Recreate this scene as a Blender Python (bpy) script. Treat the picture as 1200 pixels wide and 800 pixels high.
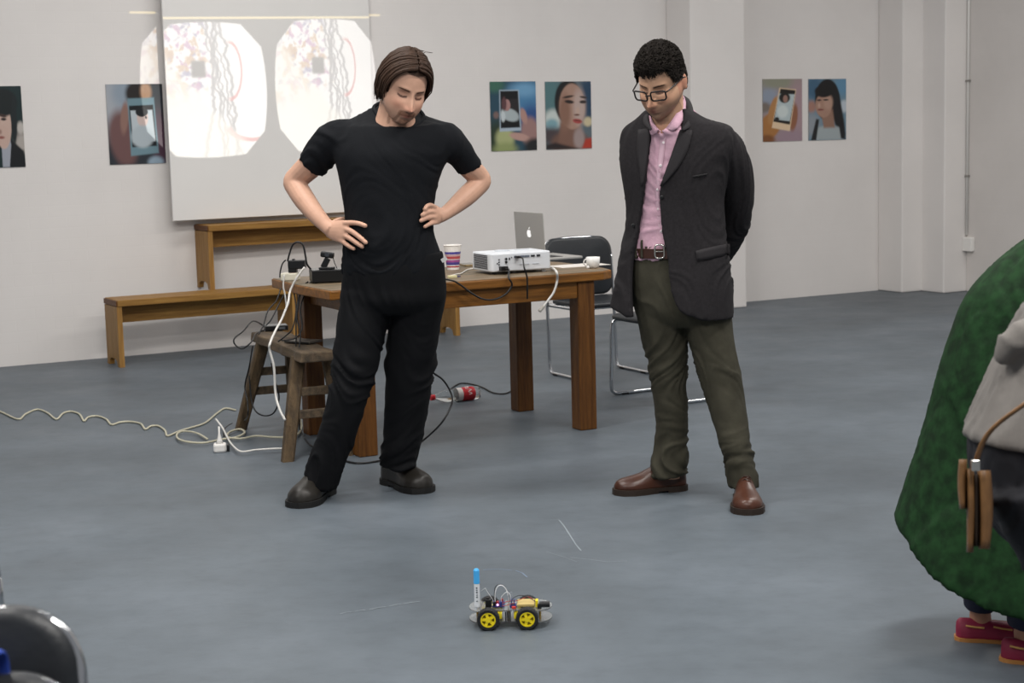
import bpy, bmesh, math, random
import numpy as np
from mathutils import Vector, Matrix
random.seed(7); rng = np.random.default_rng(7)
for o in list(bpy.data.objects): bpy.data.objects.remove(o)
scene = bpy.context.scene; COL = scene.collection
R_ = math.radians
# ---------------------------------------------------------------- camera
FPX, PITCH, ROLL, CAMH = 1913.0, R_(7.27), R_(1.5), 1.45
FW = Vector((0, math.cos(PITCH), -math.sin(PITCH)))
U0 = Vector((0, math.sin(PITCH), math.cos(PITCH))); R0 = Vector((1, 0, 0))
RT = R0*math.cos(ROLL) - U0*math.sin(ROLL); UP = R0*math.sin(ROLL) + U0*math.cos(ROLL)
CAM = Vector((0, 0, CAMH))
cd = bpy.data.cameras.new('camera'); cam = bpy.data.objects.new('camera', cd); COL.objects.link(cam)
cd.sensor_width = 36; cd.lens = FPX*36/1200; cd.clip_start = .05; cd.clip_end = 100
cam.matrix_world = Matrix(((RT.x, UP.x, -FW.x, 0), (RT.y, UP.y, -FW.y, 0), (RT.z, UP.z, -FW.z, CAMH), (0, 0, 0, 1)))
cd.dof.use_dof = True; cd.dof.focus_distance = 6.1; cd.dof.aperture_fstop = 7.1
scene.camera = cam
# ---------------------------------------------------------------- light
PHI = R_(28)                                   # the back wall runs at this angle
D = Vector((math.cos(PHI), math.sin(PHI), 0))  # along the wall
NI = Vector((math.sin(PHI), -math.cos(PHI), 0))  # out of the wall, into the room
w = bpy.data.worlds.new('world'); scene.world = w; w.use_nodes = True
w.node_tree.nodes['Background'].inputs[0].default_value = (.93, .95, 1, 1)
w.node_tree.nodes['Background'].inputs[1].default_value = .28
def area(name, loc, size, size_y, power, color, aim=None):
    l = bpy.data.lights.new(name, 'AREA'); l.shape = 'RECTANGLE'; l.size = size; l.size_y = size_y; l.energy = power; l.color = color
    o = bpy.data.objects.new(name, l); COL.objects.link(o); o.location = loc; o.rotation_euler = (0, 0, PHI)
    if aim is not None: o.rotation_euler = (Vector(aim)-Vector(loc)).to_track_quat('-Z', 'Y').to_euler()
    return o
for i, (x, y, p) in enumerate([(-2.2, 2.0, 160), (1.6, 1.2, 160), (-1.6, 6.0, 128), (2.2, 5.2, 144), (-1.0, 9.6, 54), (3.4, 9.2, 90), (5.4, 11.6, 48)]):
    area('ceiling_lamp', (x, y, 4.3), 2.4, .5, p, (1, .965, .92))
scene.view_settings.view_transform = 'Standard'; scene.view_settings.look = 'None'
scene.view_settings.gamma = 1; scene.view_settings.exposure = 0.0
scene.view_settings.use_curve_mapping = False
# ---------------------------------------------------------------- pixels to places
def ray(px, py): return FW + RT*((px-600)/FPX) + UP*((400-py)/FPX)
def atY(px, py, Y):
    v = ray(px, py); return CAM + v*(Y/v.y)
def ground(px, py, z=0.0):
    v = ray(px, py); return CAM + v*((z-CAMH)/v.z)
def onplane(px, py, p0, n):
    v = ray(px, py); return CAM + v*((Vector(p0)-CAM).dot(n)/v.dot(n))
def pxm(Y): return Y/FPX
def lerp(a, b, t): return a+(b-a)*t
def sstep(a, b, x):
    t = np.clip((x-a)/(b-a), 0, 1); return t*t*(3-2*t)
# ---------------------------------------------------------------- materials
def srgb(h):
    c = [int(h[i:i+2], 16)/255 for i in (0, 2, 4)]
    return tuple(((v+.055)/1.055)**2.4 if v > .04045 else v/12.92 for v in c)+(1,)
MATS = {}
def mat(name, col, rough=.6, metal=0, var=0.0, vscale=8, col2=None, bump=0.0, bscale=60, stretch=(1, 1, 1), trans=0, ior=1.45, attr=None, spec=.5, sheen=0, alpha=1, detail=4):
    if name in MATS: return MATS[name]
    m = bpy.data.materials.new(name); m.use_nodes = True; nt = m.node_tree; b = nt.nodes['Principled BSDF']
    c = srgb(col) if isinstance(col, str) else col
    b.inputs['Base Color'].default_value = c; b.inputs['Roughness'].default_value = rough; b.inputs['Metallic'].default_value = metal
    b.inputs['Transmission Weight'].default_value = trans; b.inputs['IOR'].default_value = ior; b.inputs['Specular IOR Level'].default_value = spec
    if sheen: b.inputs['Sheen Weight'].default_value = sheen
    if alpha < 1: b.inputs['Alpha'].default_value = alpha
    tc = nt.nodes.new('ShaderNodeTexCoord'); mp = nt.nodes.new('ShaderNodeMapping'); mp.inputs['Scale'].default_value = stretch
    nt.links.new(tc.outputs['Object'], mp.inputs[0])
    if attr:
        a = nt.nodes.new('ShaderNodeAttribute'); a.attribute_name = attr
        nt.links.new(a.outputs['Color'], b.inputs['Base Color'])
    if var > 0 or col2:
        n = nt.nodes.new('ShaderNodeTexNoise'); n.inputs['Scale'].default_value = vscale; n.inputs['Detail'].default_value = detail; n.inputs['Roughness'].default_value = .6
        nt.links.new(mp.outputs[0], n.inputs['Vector'])
        r = nt.nodes.new('ShaderNodeValToRGB'); r.color_ramp.elements[0].position = .33; r.color_ramp.elements[1].position = .67
        if attr:
            r.color_ramp.elements[0].color = (1-var,)*3+(1,); r.color_ramp.elements[1].color = (1+0*var,)*3+(1,)
            mx = nt.nodes.new('ShaderNodeMix'); mx.data_type = 'RGBA'; mx.blend_type = 'MULTIPLY'; mx.inputs[0].default_value = 1
            nt.links.new(a.outputs['Color'], mx.inputs[6]); nt.links.new(r.outputs[0], mx.inputs[7]); nt.links.new(mx.outputs[2], b.inputs['Base Color'])
        else:
            c2 = srgb(col2) if col2 else tuple(v*(1-var) for v in c[:3])+(1,)
            r.color_ramp.elements[0].color = c2; r.color_ramp.elements[1].color = c
            nt.links.new(n.outputs[0], r.inputs[0]); nt.links.new(r.outputs[0], b.inputs['Base Color'])
        if attr: nt.links.new(n.outputs[0], r.inputs[0])
    if bump:
        n2 = nt.nodes.new('ShaderNodeTexNoise'); n2.inputs['Scale'].default_value = bscale; n2.inputs['Detail'].default_value = 3
        nt.links.new(mp.outputs[0], n2.inputs['Vector'])
        bp = nt.nodes.new('ShaderNodeBump'); bp.inputs['Strength'].default_value = bump; bp.inputs['Distance'].default_value = .02
        nt.links.new(n2.outputs[0], bp.inputs['Height']); nt.links.new(bp.outputs[0], b.inputs['Normal'])
    MATS[name] = m; return m
# ---------------------------------------------------------------- mesh tools
class MB:
    def __init__(s): s.v = []; s.f = []; s.n = 0
    def add(s, V, F):
        V = np.asarray(V, float).reshape(-1, 3); s.v.append(V); s.f += [tuple(i+s.n for i in f) for f in F]; s.n += len(V); return s
    def box(s, x0, x1, y0, y1, z0, z1, M=None):
        V = [(x, y, z) for z in (z0, z1) for y in (y0, y1) for x in (x0, x1)]
        if M is not None: V = [M @ Vector(p) for p in V]
        return s.add(V, [(0, 2, 3, 1), (4, 5, 7, 6), (0, 1, 5, 4), (1, 3, 7, 5), (3, 2, 6, 7), (2, 0, 4, 6)])
    def loft(s, rings, cap0=True, cap1=True, closed=True):
        n = len(rings[0]); V = np.concatenate([np.asarray(r, float) for r in rings]); F = []
        m = n if closed else n-1
        for i in range(len(rings)-1):
            for j in range(m):
                a = i*n+j; b = i*n+(j+1) % n; F.append((a, b, b+n, a+n))
        if cap0: F.append(tuple(range(n-1, -1, -1)))
        if cap1: F.append(tuple((len(rings)-1)*n+j for j in range(n)))
        return s.add(V, F)
    def tube(s, path, rad, n=8, closed=False, flat=1.0):
        P = [Vector(p) for p in path]; k = len(P); rad = [rad]*k if np.isscalar(rad) else list(rad)
        T = []
        for i in range(k):
            a = P[(i-1) % k] if (closed or i > 0) else P[0]; b = P[(i+1) % k] if (closed or i < k-1) else P[-1]
            t = b-a; T.append(t.normalized() if t.length > 1e-9 else Vector((0, 0, 1)))
        u = T[0].orthogonal().normalized(); rings = []
        for i in range(k):
            u = (u - T[i]*u.dot(T[i]));
            u = u.normalized() if u.length > 1e-6 else T[i].orthogonal().normalized()
            w_ = T[i].cross(u)
            rings.append([P[i]+u*(rad[i]*math.cos(2*math.pi*j/n))+w_*(rad[i]*flat*math.sin(2*math.pi*j/n)) for j in range(n)])
        if closed: rings.append(rings[0]); return s.loft(rings, False, False)
        return s.loft(rings)
    def prism(s, poly, z0, z1, M=None):
        n = len(poly); V = [Vector((p[0], p[1], z)) for z in (z0, z1) for p in poly]
        if M is not None: V = [M @ p for p in V]
        return s.add(V, [tuple(range(n-1, -1, -1)), tuple(range(n, 2*n))]+[(i, (i+1) % n, n+(i+1) % n, n+i) for i in range(n)])
    def lathe(s, prof, n=24, M=None, cap0=True, cap1=True):
        rings = []
        for r, z in prof:
            ring = [Vector((r*math.cos(2*math.pi*j/n), r*math.sin(2*math.pi*j/n), z)) for j in range(n)]
            rings.append([M @ p for p in ring] if M is not None else ring)
        return s.loft(rings, cap0, cap1)
    def ball(s, c, r, n=12, M=None):
        r = (r, r, r) if np.isscalar(r) else r; rings = []
        for i in range(1, n):
            a = math.pi*i/n
            ring = [Vector((r[0]*math.sin(a)*math.cos(2*math.pi*j/(2*n)), r[1]*math.sin(a)*math.sin(2*math.pi*j/(2*n)), -r[2]*math.cos(a))) for j in range(2*n)]
            rings.append([(M @ p if M is not None else p)+Vector(c) for p in ring])
        return s.loft(rings)
    def arr(s): return np.concatenate(s.v), s.f
def spline(keys, per=4):
    K = np.asarray(keys, float); out = []
    for i in range(len(K)-1):
        p0 = K[max(i-1, 0)]; p1 = K[i]; p2 = K[i+1]; p3 = K[min(i+2, len(K)-1)]
        for j in range(per):
            t = j/per; out.append(.5*((2*p1)+(-p0+p2)*t+(2*p0-5*p1+4*p2-p3)*t*t+(-p0+3*p1-3*p2+p3)*t**3))
    out.append(K[-1]); return np.array(out)
def rrect(w, h, r, n=5):
    out = []
    for cx, cy, a0 in ((w/2-r, h/2-r, 0), (-w/2+r, h/2-r, 90), (-w/2+r, -h/2+r, 180), (w/2-r, -h/2+r, 270)):
        for i in range(n+1):
            a = R_(a0+90*i/n); out.append((cx+r*math.cos(a), cy+r*math.sin(a)))
    return out
# ---------------------------------------------------------------- objects
MW = {}
def setp(o, label=None, cat=None, group=None, kind=None):
    if label: o['label'] = label
    if cat: o['category'] = cat
    if group: o['group'] = group
    if kind: o['kind'] = kind
    return o
def place(loc, rz=0): return Matrix.Translation(Vector(loc)) @ Matrix.Rotation(rz, 4, 'Z')
def thing(name, label, cat, loc=(0, 0, 0), rz=0, group=None, M=None):
    o = bpy.data.objects.new(name, None); COL.objects.link(o); o.empty_display_size = .05
    M = M if M is not None else place(loc, rz); o.matrix_world = M; MW[o.name] = M
    return setp(o, label, cat, group)
def mk(name, mb, material, parent=None, world=False, smooth=False, bevel=0, M=None, cols=None, sub=0, solid=0, edge=None, bseg=2):
    """one mesh object; world=True: the vertices are world positions"""
    V, F = mb.arr() if isinstance(mb, MB) else mb
    V = np.asarray(V, float)
    if parent is not None: PM = MW[parent.name]
    else: PM = M if M is not None else Matrix.Identity(4)
    if world:
        I = np.array(PM.inverted()); V = V @ I[:3, :3].T + I[:3, 3]
    me = bpy.data.meshes.new(name); me.from_pydata(V.tolist(), [], F); me.update()
    if smooth: me.polygons.foreach_set('use_smooth', [True]*len(me.polygons))
    ms = material if isinstance(material, (list, tuple)) else [material]
    for m in ms: me.materials.append(m)
    if cols is not None:
        a = me.color_attributes.new('Col', 'FLOAT_COLOR', 'POINT'); c = np.ones((len(V), 4), np.float32); c[:, :3] = cols; a.data.foreach_set('color', c.ravel())
    o = bpy.data.objects.new(name, me); COL.objects.link(o)
    if parent is not None: o.parent = parent; MW[o.name] = PM
    else: o.matrix_world = PM; MW[o.name] = PM
    if solid: md = o.modifiers.new('solid', 'SOLIDIFY'); md.thickness = solid; md.offset = 0
    if sub: md = o.modifiers.new('sub', 'SUBSURF'); md.levels = md.render_levels = sub
    if bevel:
        md = o.modifiers.new('bevel', 'BEVEL'); md.width = bevel; md.segments = bseg; md.limit_method = 'ANGLE'; md.angle_limit = R_(40)
    return o
def single(name, mb, material, label, cat, base, group=None, **k):
    """a thing that is one mesh, given in world positions, with its origin at base"""
    o = mk(name, mb, material, None, True, M=Matrix.Translation(Vector(base)), **k); return setp(o, label, cat, group)
def remesh(mb, voxel, smooth=3, factor=.5):
    V, F = mb.arr() if isinstance(mb, MB) else mb
    me = bpy.data.meshes.new('t'); me.from_pydata(np.asarray(V).tolist(), [], F); me.update()
    bm = bmesh.new(); bm.from_mesh(me); bmesh.ops.recalc_face_normals(bm, faces=bm.faces); bm.to_mesh(me); bm.free()
    o = bpy.data.objects.new('t', me); COL.objects.link(o)
    md = o.modifiers.new('r', 'REMESH'); md.mode = 'VOXEL'; md.voxel_size = voxel
    if smooth: sm = o.modifiers.new('s', 'SMOOTH'); sm.iterations = smooth; sm.factor = factor
    dg = bpy.context.evaluated_depsgraph_get(); dg.update(); e = o.evaluated_get(dg); m2 = e.to_mesh()
    v = np.empty(len(m2.vertices)*3); m2.vertices.foreach_get('co', v); v = v.reshape(-1, 3)
    nn = np.empty(len(m2.vertices)*3); m2.vertices.foreach_get('normal', nn); nn = nn.reshape(-1, 3)
    f = [tuple(p.vertices) for p in m2.polygons]
    e.to_mesh_clear(); bpy.data.objects.remove(o); bpy.data.meshes.remove(me)
    return v, f, nn
def copy_tree(o, M, label=None, group=None):
    c = o.copy(); COL.objects.link(c); c.matrix_world = M; MW[c.name] = M
    if label: c['label'] = label
    if group: c['group'] = group
    for ch in list(o.children):
        k = ch.copy(); COL.objects.link(k); k.parent = c; MW[k.name] = M
        for g in list(ch.children):
            q = g.copy(); COL.objects.link(q); q.parent = k; MW[q.name] = M
    return c
from mathutils import noise as mnoise
def fold(V, N, amp, fx, fz, seed=0, mask=None):
    """cloth creases: ridged, warped noise along the normals"""
    d = np.zeros(len(V)); sd = Vector((seed*3.7, seed*1.3, seed*2.9))
    for i, p in enumerate(V):
        if mask is not None and mask[i] < .02: continue
        lo = mnoise.noise(Vector((p[0]*3, p[1]*3, p[2]*2.5))+sd)
        q = Vector((p[0]*fx, p[1]*fx, p[2]*fz+p[0]*fx*1.6*lo*2))
        w_ = mnoise.noise(q*.5+sd)
        n1 = mnoise.noise(q*.42+sd+Vector((w_, w_, w_))*.7); n2 = mnoise.noise(q*.95-sd+Vector((w_, -w_, w_)))
        d[i] = (1-min(1, abs(n1)*2.6))*1.0+(1-min(1, abs(n2)*2.6))*.4-.45
    d *= amp
    if mask is not None: d = d*mask
    return V+N*d[:, None]
# ================================================================ the room
W0 = ground(0, 430); W0.z = 0
def wallpt(s, z=0, out=0): return W0 + D*s + NI*out + Vector((0, 0, z))
def wall_s(px, py=None, out=0):
    p = onplane(px, 200 if py is None else py, wallpt(0, 0, out), NI); return (p-W0).dot(D), p.z
def nodes_of(m): return m.node_tree.nodes, m.node_tree.links
def wall_mat(name, c1, c2):
    m = mat(name, c1, .75, var=.05, vscale=1.3, col2=c2, detail=5, spec=.25); n, l = nodes_of(m)
    tc = n.new('ShaderNodeTexCoord'); bk = n.new('ShaderNodeTexBrick'); mp = n.new('ShaderNodeMapping'); mp.inputs['Rotation'].default_value = (R_(90), 0, 0)
    l.new(tc.outputs['Object'], mp.inputs[0]); l.new(mp.outputs[0], bk.inputs['Vector'])
    bk.inputs['Scale'].default_value = 1; bk.inputs['Brick Width'].default_value = .25; bk.inputs['Row Height'].default_value = .075; bk.inputs['Mortar Size'].default_value = .006; bk.inputs['Mortar Smooth'].default_value = 1
    nz = n.new('ShaderNodeTexNoise'); nz.inputs['Scale'].default_value = 9; nz.inputs['Detail'].default_value = 6
    l.new(tc.outputs['Object'], nz.inputs['Vector'])
    ad = n.new('ShaderNodeMath'); ad.operation = 'MULTIPLY_ADD'; ad.inputs[1].default_value = -.5
    l.new(bk.outputs['Fac'], ad.inputs[0]); l.new(nz.outputs[0], ad.inputs[2])
    bp = n.new('ShaderNodeBump'); bp.inputs['Strength'].default_value = .05; bp.inputs['Distance'].default_value = .012
    l.new(ad.outputs[0], bp.inputs['Height']); l.new(bp.outputs[0], n['Principled BSDF'].inputs['Normal'])
    return m
M_WALL = wall_mat('white_painted_brick', 'e4e0dd', 'dedad7')
M_WALL_B = wall_mat('white_brick_shaded', 'd9d4d0', 'd1ccc8')  # same white wall turned from the light, its shade put into the colour
# floor: blue-grey painted concrete
M_FLOOR = mat('grey_painted_concrete', '78818a', .38, spec=.32)
n, l = nodes_of(M_FLOOR); bs = n['Principled BSDF']; tc = n.new('ShaderNodeTexCoord')
def nz(scale, detail=5, st=(1, 1, 1), rough=.6):
    mp = n.new('ShaderNodeMapping'); mp.inputs['Scale'].default_value = st; l.new(tc.outputs['Object'], mp.inputs[0])
    t = n.new('ShaderNodeTexNoise'); t.inputs['Scale'].default_value = scale; t.inputs['Detail'].default_value = detail; t.inputs['Roughness'].default_value = rough
    l.new(mp.outputs[0], t.inputs['Vector']); return t.outputs[0]
def ramp(src, stops):
    r = n.new('ShaderNodeValToRGB'); e = r.color_ramp.elements
    while len(e) < len(stops): e.new(.5)
    for k, (p, c) in enumerate(stops): e[k].position = p; e[k].color = c if isinstance(c, tuple) else srgb(c)
    l.new(src, r.inputs[0]); return r.outputs[0]
base = ramp(nz(1.1, 6), [(.3, '50575d'), (.5, '586067'), (.72, '636b73')])
sc = ramp(nz(9, 7, (1, 1.5, 1), .75), [(.35, (.9, .9, .9, 1)), (.5, (1, 1, 1, 1)), (.7, (1.05, 1.05, 1.05, 1))])
mx = n.new('ShaderNodeMix'); mx.data_type = 'RGBA'; mx.blend_type = 'MULTIPLY'; mx.inputs[0].default_value = 1
l.new(base, mx.inputs[6]); l.new(sc, mx.inputs[7])
spk = ramp(nz(120, 2, (1, 1.6, 1)), [(.72, (0, 0, 0, 1)), (.80, (.35, .35, .35, 1))])
spd = ramp(nz(75, 2), [(.75, (0, 0, 0, 1)), (.81, (.5, .5, .5, 1))])
m2 = n.new('ShaderNodeMix'); m2.data_type = 'RGBA'; m2.blend_type = 'ADD'; m2.inputs[7].default_value = srgb('7a8288'); l.new(spk, m2.inputs[0]); l.new(mx.outputs[2], m2.inputs[6])
m3 = n.new('ShaderNodeMix'); m3.data_type = 'RGBA'; m3.blend_type = 'MIX'; m3.inputs[7].default_value = srgb('33383c'); l.new(spd, m3.inputs[0]); l.new(m2.outputs[2], m3.inputs[6])
l.new(m3.outputs[2], bs.inputs['Base Color'])
rr = n.new('ShaderNodeMapRange'); rr.inputs[3].default_value = .34; rr.inputs[4].default_value = .6; l.new(nz(3, 5), rr.inputs[0]); l.new(rr.outputs[0], bs.inputs['Roughness'])
bp = n.new('ShaderNodeBump'); bp.inputs['Strength'].default_value = .05; bp.inputs['Distance'].default_value = .01; l.new(nz(22, 5), bp.inputs['Height']); l.new(bp.outputs[0], bs.inputs['Normal'])
floor = setp(mk('floor', MB().box(-9, 9, -3, 20, -.1, 0), M_FLOOR), kind='structure')
HW = 5.0
WM = place(W0, PHI)                      # wall frame: x along the wall, -y into the room
s_end = wall_s(1030, 338)[0]
setp(mk('wall_back', MB().box(-4.5, s_end+1.2, 0, .25, 0, HW), M_WALL, M=WM), kind='structure')
def pil(name, s0, s1, out):
    p = setp(mk(name, MB().box(s0, s1, -out, 0, 0, HW), M_WALL, M=WM, bevel=.012), kind='structure'); return p
P1 = .34
sa = wall_s(812, 300, P1)[0]; sb = wall_s(875, 300, P1)[0]
pil('trim_1', sa, sb, P1)
P2 = .31; P3 = .58
sc0 = wall_s(1057, 300, P2)[0]; sd0 = wall_s(1106, 300, P3)[0]; se0 = wall_s(1132, 300, P3)[0]
pil('trim_2', sc0, se0+.4, P2); pil('trim_3', sd0, se0+.4, P3)
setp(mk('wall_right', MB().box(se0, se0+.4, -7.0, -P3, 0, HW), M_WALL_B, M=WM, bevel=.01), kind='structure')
# conduit and switch box on the right wall
M_WHITEPL = mat('white_plastic', 'e6e4e0', .4)
q = wallpt(se0, 0, P3+.05); cz = onplane(1134, 275, wallpt(se0, 0, 0), D)
cy = -(cz-W0).dot(NI)
t = thing('wall_conduit', 'thin white conduit running up the wall corner to a small switch box', 'conduit', M=WM @ Matrix.Translation((se0, cy, 0)))
mk('pipe', MB().tube([(-.012, 0, cz.z), (-.012, 0, HW-.02)], .011, 8), M_WHITEPL, t, smooth=True)
for zz in (cz.z+.5, cz.z+1.3, cz.z+2.1): mk('clip', MB().box(-.026, 0, -.02, .02, zz-.008, zz+.008), mat('dull_metal', '9a9894', .5, .6), t)
bz = onplane(1137, 286, wallpt(se0, 0, 0), D); by = -(bz-W0).dot(NI)-cy
mk('switch_box', MB().box(-.045, 0, by-.055, by+.05, bz.z-.06, bz.z+.06), M_WHITEPL, t, bevel=.008)
# ---------------------------------------------------------------- photo prints on the wall
def poster_cols(w_, h_, painter):
    X, Y = np.meshgrid((np.arange(w_)+.5)/w_, (np.arange(h_)+.5)/h_)      # Y down, 0..1
    img = painter(X, Y, h_/w_); return img
def lin(h): return np.array(srgb(h)[:3])
def blob(img, X, Y, cx, cy, rx, ry, col, soft=.15, ang=0, op=1.0):
    a = R_(ang); dx = X-cx; dy = Y-cy; u = (dx*math.cos(a)+dy*math.sin(a))/rx; v = (-dx*math.sin(a)+dy*math.cos(a))/ry
    r = np.sqrt(u*u+v*v); m = 1-sstep(1-soft, 1+soft, r); m = (m*op)[..., None]; img[:] = img*(1-m)+lin(col)*m
def poly(img, X, Y, pts, col, soft=.02, op=1.0):
    d = np.full(X.shape, -1e9); n_ = len(pts); ar = sum(pts[i][0]*pts[(i+1) % n_][1]-pts[(i+1) % n_][0]*pts[i][1] for i in range(n_)); sg = 1 if ar > 0 else -1
    for i in range(n_):
        (x0, y0), (x1, y1) = pts[i], pts[(i+1) % n_]; L_ = math.hypot(x1-x0, y1-y0); d = np.maximum(d, sg*((X-x0)*(y1-y0)-(Y-y0)*(x1-x0))/L_)
    m = ((1-sstep(-soft, soft, d))*op)[..., None]; img[:] = img*(1-m)+lin(col)*m
def base_img(X, c): return np.ones(X.shape+(3,))*lin(c)
def pA(X, Y, r):          # dark haired person in a dark jacket, right part of the face in the frame
    X = (X-.585)/.415; I = base_img(X, '14292b'); blob(I, X, Y, .88, .52, .16, .08, 'b9b4ae', .4); blob(I, X, Y, .9, .7, .3, .12, 'a9a29c', .5)
    poly(I, X, Y, [(0, 1), (0, .78), (.45, .66), (.95, .8), (1, 1)], '12161a'); poly(I, X, Y, [(0, 1), (0, .72), (.38, .64), (.42, .72), (.3, 1)], '9ca0aa')
    blob(I, X, Y, .12, .47, .36, .3, 'c2a79b', .06); blob(I, X, Y, .1, .62, .26, .14, 'c0a498', .15)
    blob(I, X, Y, .18, .2, .62, .17, '10191b', .12); blob(I, X, Y, .62, .42, .12, .3, '161f22', .2, 8)
    blob(I, X, Y, .12, .36, .17, .02, '3a2a27', .4, 4); blob(I, X, Y, .16, .405, .12, .018, '2a2020', .4); blob(I, X, Y, -.02, .56, .07, .03, '9a7b70', .5); blob(I, X, Y, .02, .63, .13, .018, '8c5550', .5)
    return I
def pB(X, Y, r):          # hand holding a phone with a pale portrait
    I = base_img(X, '2c3138'); blob(I, X, Y, .12, .2, .25, .4, 'a3a7ae', .6); blob(I, X, Y, .3, .1, .2, .2, '8b98a5', .6); blob(I, X, Y, .5, .12, .16, .14, '26201e', .3)
    blob(I, X, Y, .26, .68, .24, .36, '6d4f4e', .25, -15); blob(I, X, Y, .3, .42, .07, .2, '8a6a60', .3, 10); blob(I, X, Y, .9, .75, .12, .4, '4b3140', .4); blob(I, X, Y, .82, .99, .14, .08, '8fa3b3', .4)
    blob(I, X, Y, .7, .1, .1, .12, 'a07f66', .4)
    poly(I, X, Y, [(.37, .18), (.84, .17), (.88, .87), (.38, .9)], '6d8a95', .015); poly(I, X, Y, [(.39, .27), (.82, .26), (.85, .78), (.41, .79)], '12161a', .01)
    poly(I, X, Y, [(.41, .33), (.8, .325), (.83, .72), (.43, .73)], 'b8c2c8', .01); blob(I, X, Y, .62, .42, .1, .12, 'cdb9b3', .1); blob(I, X, Y, .61, .35, .11, .06, '191c20', .1); blob(I, X, Y, .6, .66, .2, .14, 'aeb9bf', .2); blob(I, X, Y, .68, .42, .02, .02, '333033', .4)
    return I
def pC(X, Y, r):          # hand with phone, blue city light behind
    I = base_img(X, '2b4a5a'); blob(I, X, Y, .8, .3, .4, .3, '4a7fa8', .7); blob(I, X, Y, .75, .12, .3, .1, '6fa0c4', .7); blob(I, X, Y, .1, .05, .2, .1, '3f6a5a', .6); blob(I, X, Y, .9, .55, .25, .2, '2f4f86', .6)
    blob(I, X, Y, .15, .85, .3, .3, '2c3a2c', .5); blob(I, X, Y, .3, .82, .2, .16, 'aab07e', .35); blob(I, X, Y, .3, .98, .25, .1, '8f9a66', .5)
    blob(I, X, Y, .85, .72, .2, .2, '9c7a76', .3, 30); blob(I, X, Y, .72, .5, .07, .12, 'b08a80', .3, -25); blob(I, X, Y, .62, .8, .22, .055, 'b8948a', .25, 8); blob(I, X, Y, .95, .95, .22, .12, '222426', .4); blob(I, X, Y, .12, .48, .06, .05, '7a6460', .5)
    poly(I, X, Y, [(.2, .12), (.63, .12), (.66, .71), (.19, .72)], 'a9b8c6', .012); poly(I, X, Y, [(.22, .135), (.61, .135), (.635, .665), (.215, .67)], '0f1113', .01)
    poly(I, X, Y, [(.23, .25), (.6, .25), (.62, .565), (.225, .565)], '2a2629', .01); blob(I, X, Y, .42, .48, .2, .09, 'aab5b8', .2, 12); blob(I, X, Y, .27, .5, .05, .08, 'c3cccf', .3); blob(I, X, Y, .36, .34, .075, .085, 'a67f7c', .12); blob(I, X, Y, .3, .32, .05, .1, '5e3f42', .3)
    return I
def pD(X, Y, r):          # woman looking aside, red top, lamps behind
    I = base_img(X, '5c6a72'); blob(I, X, Y, .1, .2, .3, .3, '54787c', .6); blob(I, X, Y, .95, .25, .2, .35, '27425c', .5); blob(I, X, Y, .17, .55, .2, .14, 'c7d0cc', .4); blob(I, X, Y, .13, .63, .14, .08, '7da3ad', .5); blob(I, X, Y, .92, .6, .1, .07, 'c9bc9a', .4); blob(I, X, Y, .12, .8, .25, .12, '4a4144', .6)
    blob(I, X, Y, .5, .3, .3, .33, '17181b', .08); blob(I, X, Y, .53, .92, .42, .2, '6f5348', .2); poly(I, X, Y, [(.32, .6), (.74, .62), (.8, 1), (.25, .95)], '7d5d50', .04); blob(I, X, Y, .72, .85, .12, .16, 'a08f8c', .4)
    blob(I, X, Y, .58, .37, .28, .34, 'a98878', .06); blob(I, X, Y, .74, .38, .13, .26, 'b9a49c', .5); blob(I, X, Y, .42, .45, .12, .26, '8a6757', .5)
    blob(I, X, Y, .5, .225, .12, .018, '3a2c28', .4, -6); blob(I, X, Y, .83, .235, .08, .016, '3a2c28', .4, 6); blob(I, X, Y, .52, .3, .1, .026, '2b2120', .35, 5); blob(I, X, Y, .82, .305, .075, .024, '2b2120', .35); blob(I, X, Y, .7, .44, .045, .06, 'c2a698', .5); blob(I, X, Y, .68, .495, .06, .014, '6d4a40', .5)
    blob(I, X, Y, .69, .59, .1, .035, 'a84c48', .3, 6); blob(I, X, Y, .69, .582, .09, .008, '6a2c2c', .4, 6); poly(I, X, Y, [(.78, 1), (.86, .86), (1, .84), (1, 1)], 'b03a2a', .03); poly(I, X, Y, [(0, 1), (0, .93), (.2, .9), (.7, 1)], '2b2324', .03)
    return I
def pE(X, Y, r):          # orange lit hand holding a phone
    I = base_img(X, '9a8a8a'); blob(I, X, Y, .15, .3, .25, .2, '8f99aa', .6); blob(I, X, Y, .4, .05, .5, .1, '8e8f7e', .6); blob(I, X, Y, .9, .5, .25, .5, 'a38a90', .5); blob(I, X, Y, .7, .95, .4, .15, '9b8590', .5); blob(I, X, Y, .05, .45, .15, .08, '7a7068', .5)
    blob(I, X, Y, .16, .76, .34, .2, 'a8733f', .15, -25); blob(I, X, Y, .26, .5, .1, .24, 'b07f4e', .2, 25); blob(I, X, Y, .78, .62, .1, .22, '8f5f45', .25, 12); blob(I, X, Y, .1, .97, .2, .08, '7e4f2c', .4)
    poly(I, X, Y, [(.42, .14), (.85, .17), (.68, .84), (.22, .78)], 'e0c5a4', .012); poly(I, X, Y, [(.45, .155), (.83, .185), (.68, .735), (.26, .68)], '181614', .01)
    poly(I, X, Y, [(.41, .235), (.81, .25), (.68, .68), (.29, .645)], 'b5c3c6', .01); blob(I, X, Y, .55, .3, .14, .085, '1d1a19', .15); blob(I, X, Y, .57, .32, .06, .06, '98766a', .2); blob(I, X, Y, .5, .52, .14, .1, 'cdd7d6', .3); blob(I, X, Y, .35, .64, .06, .03, '23211f', .3)
    return I
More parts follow.
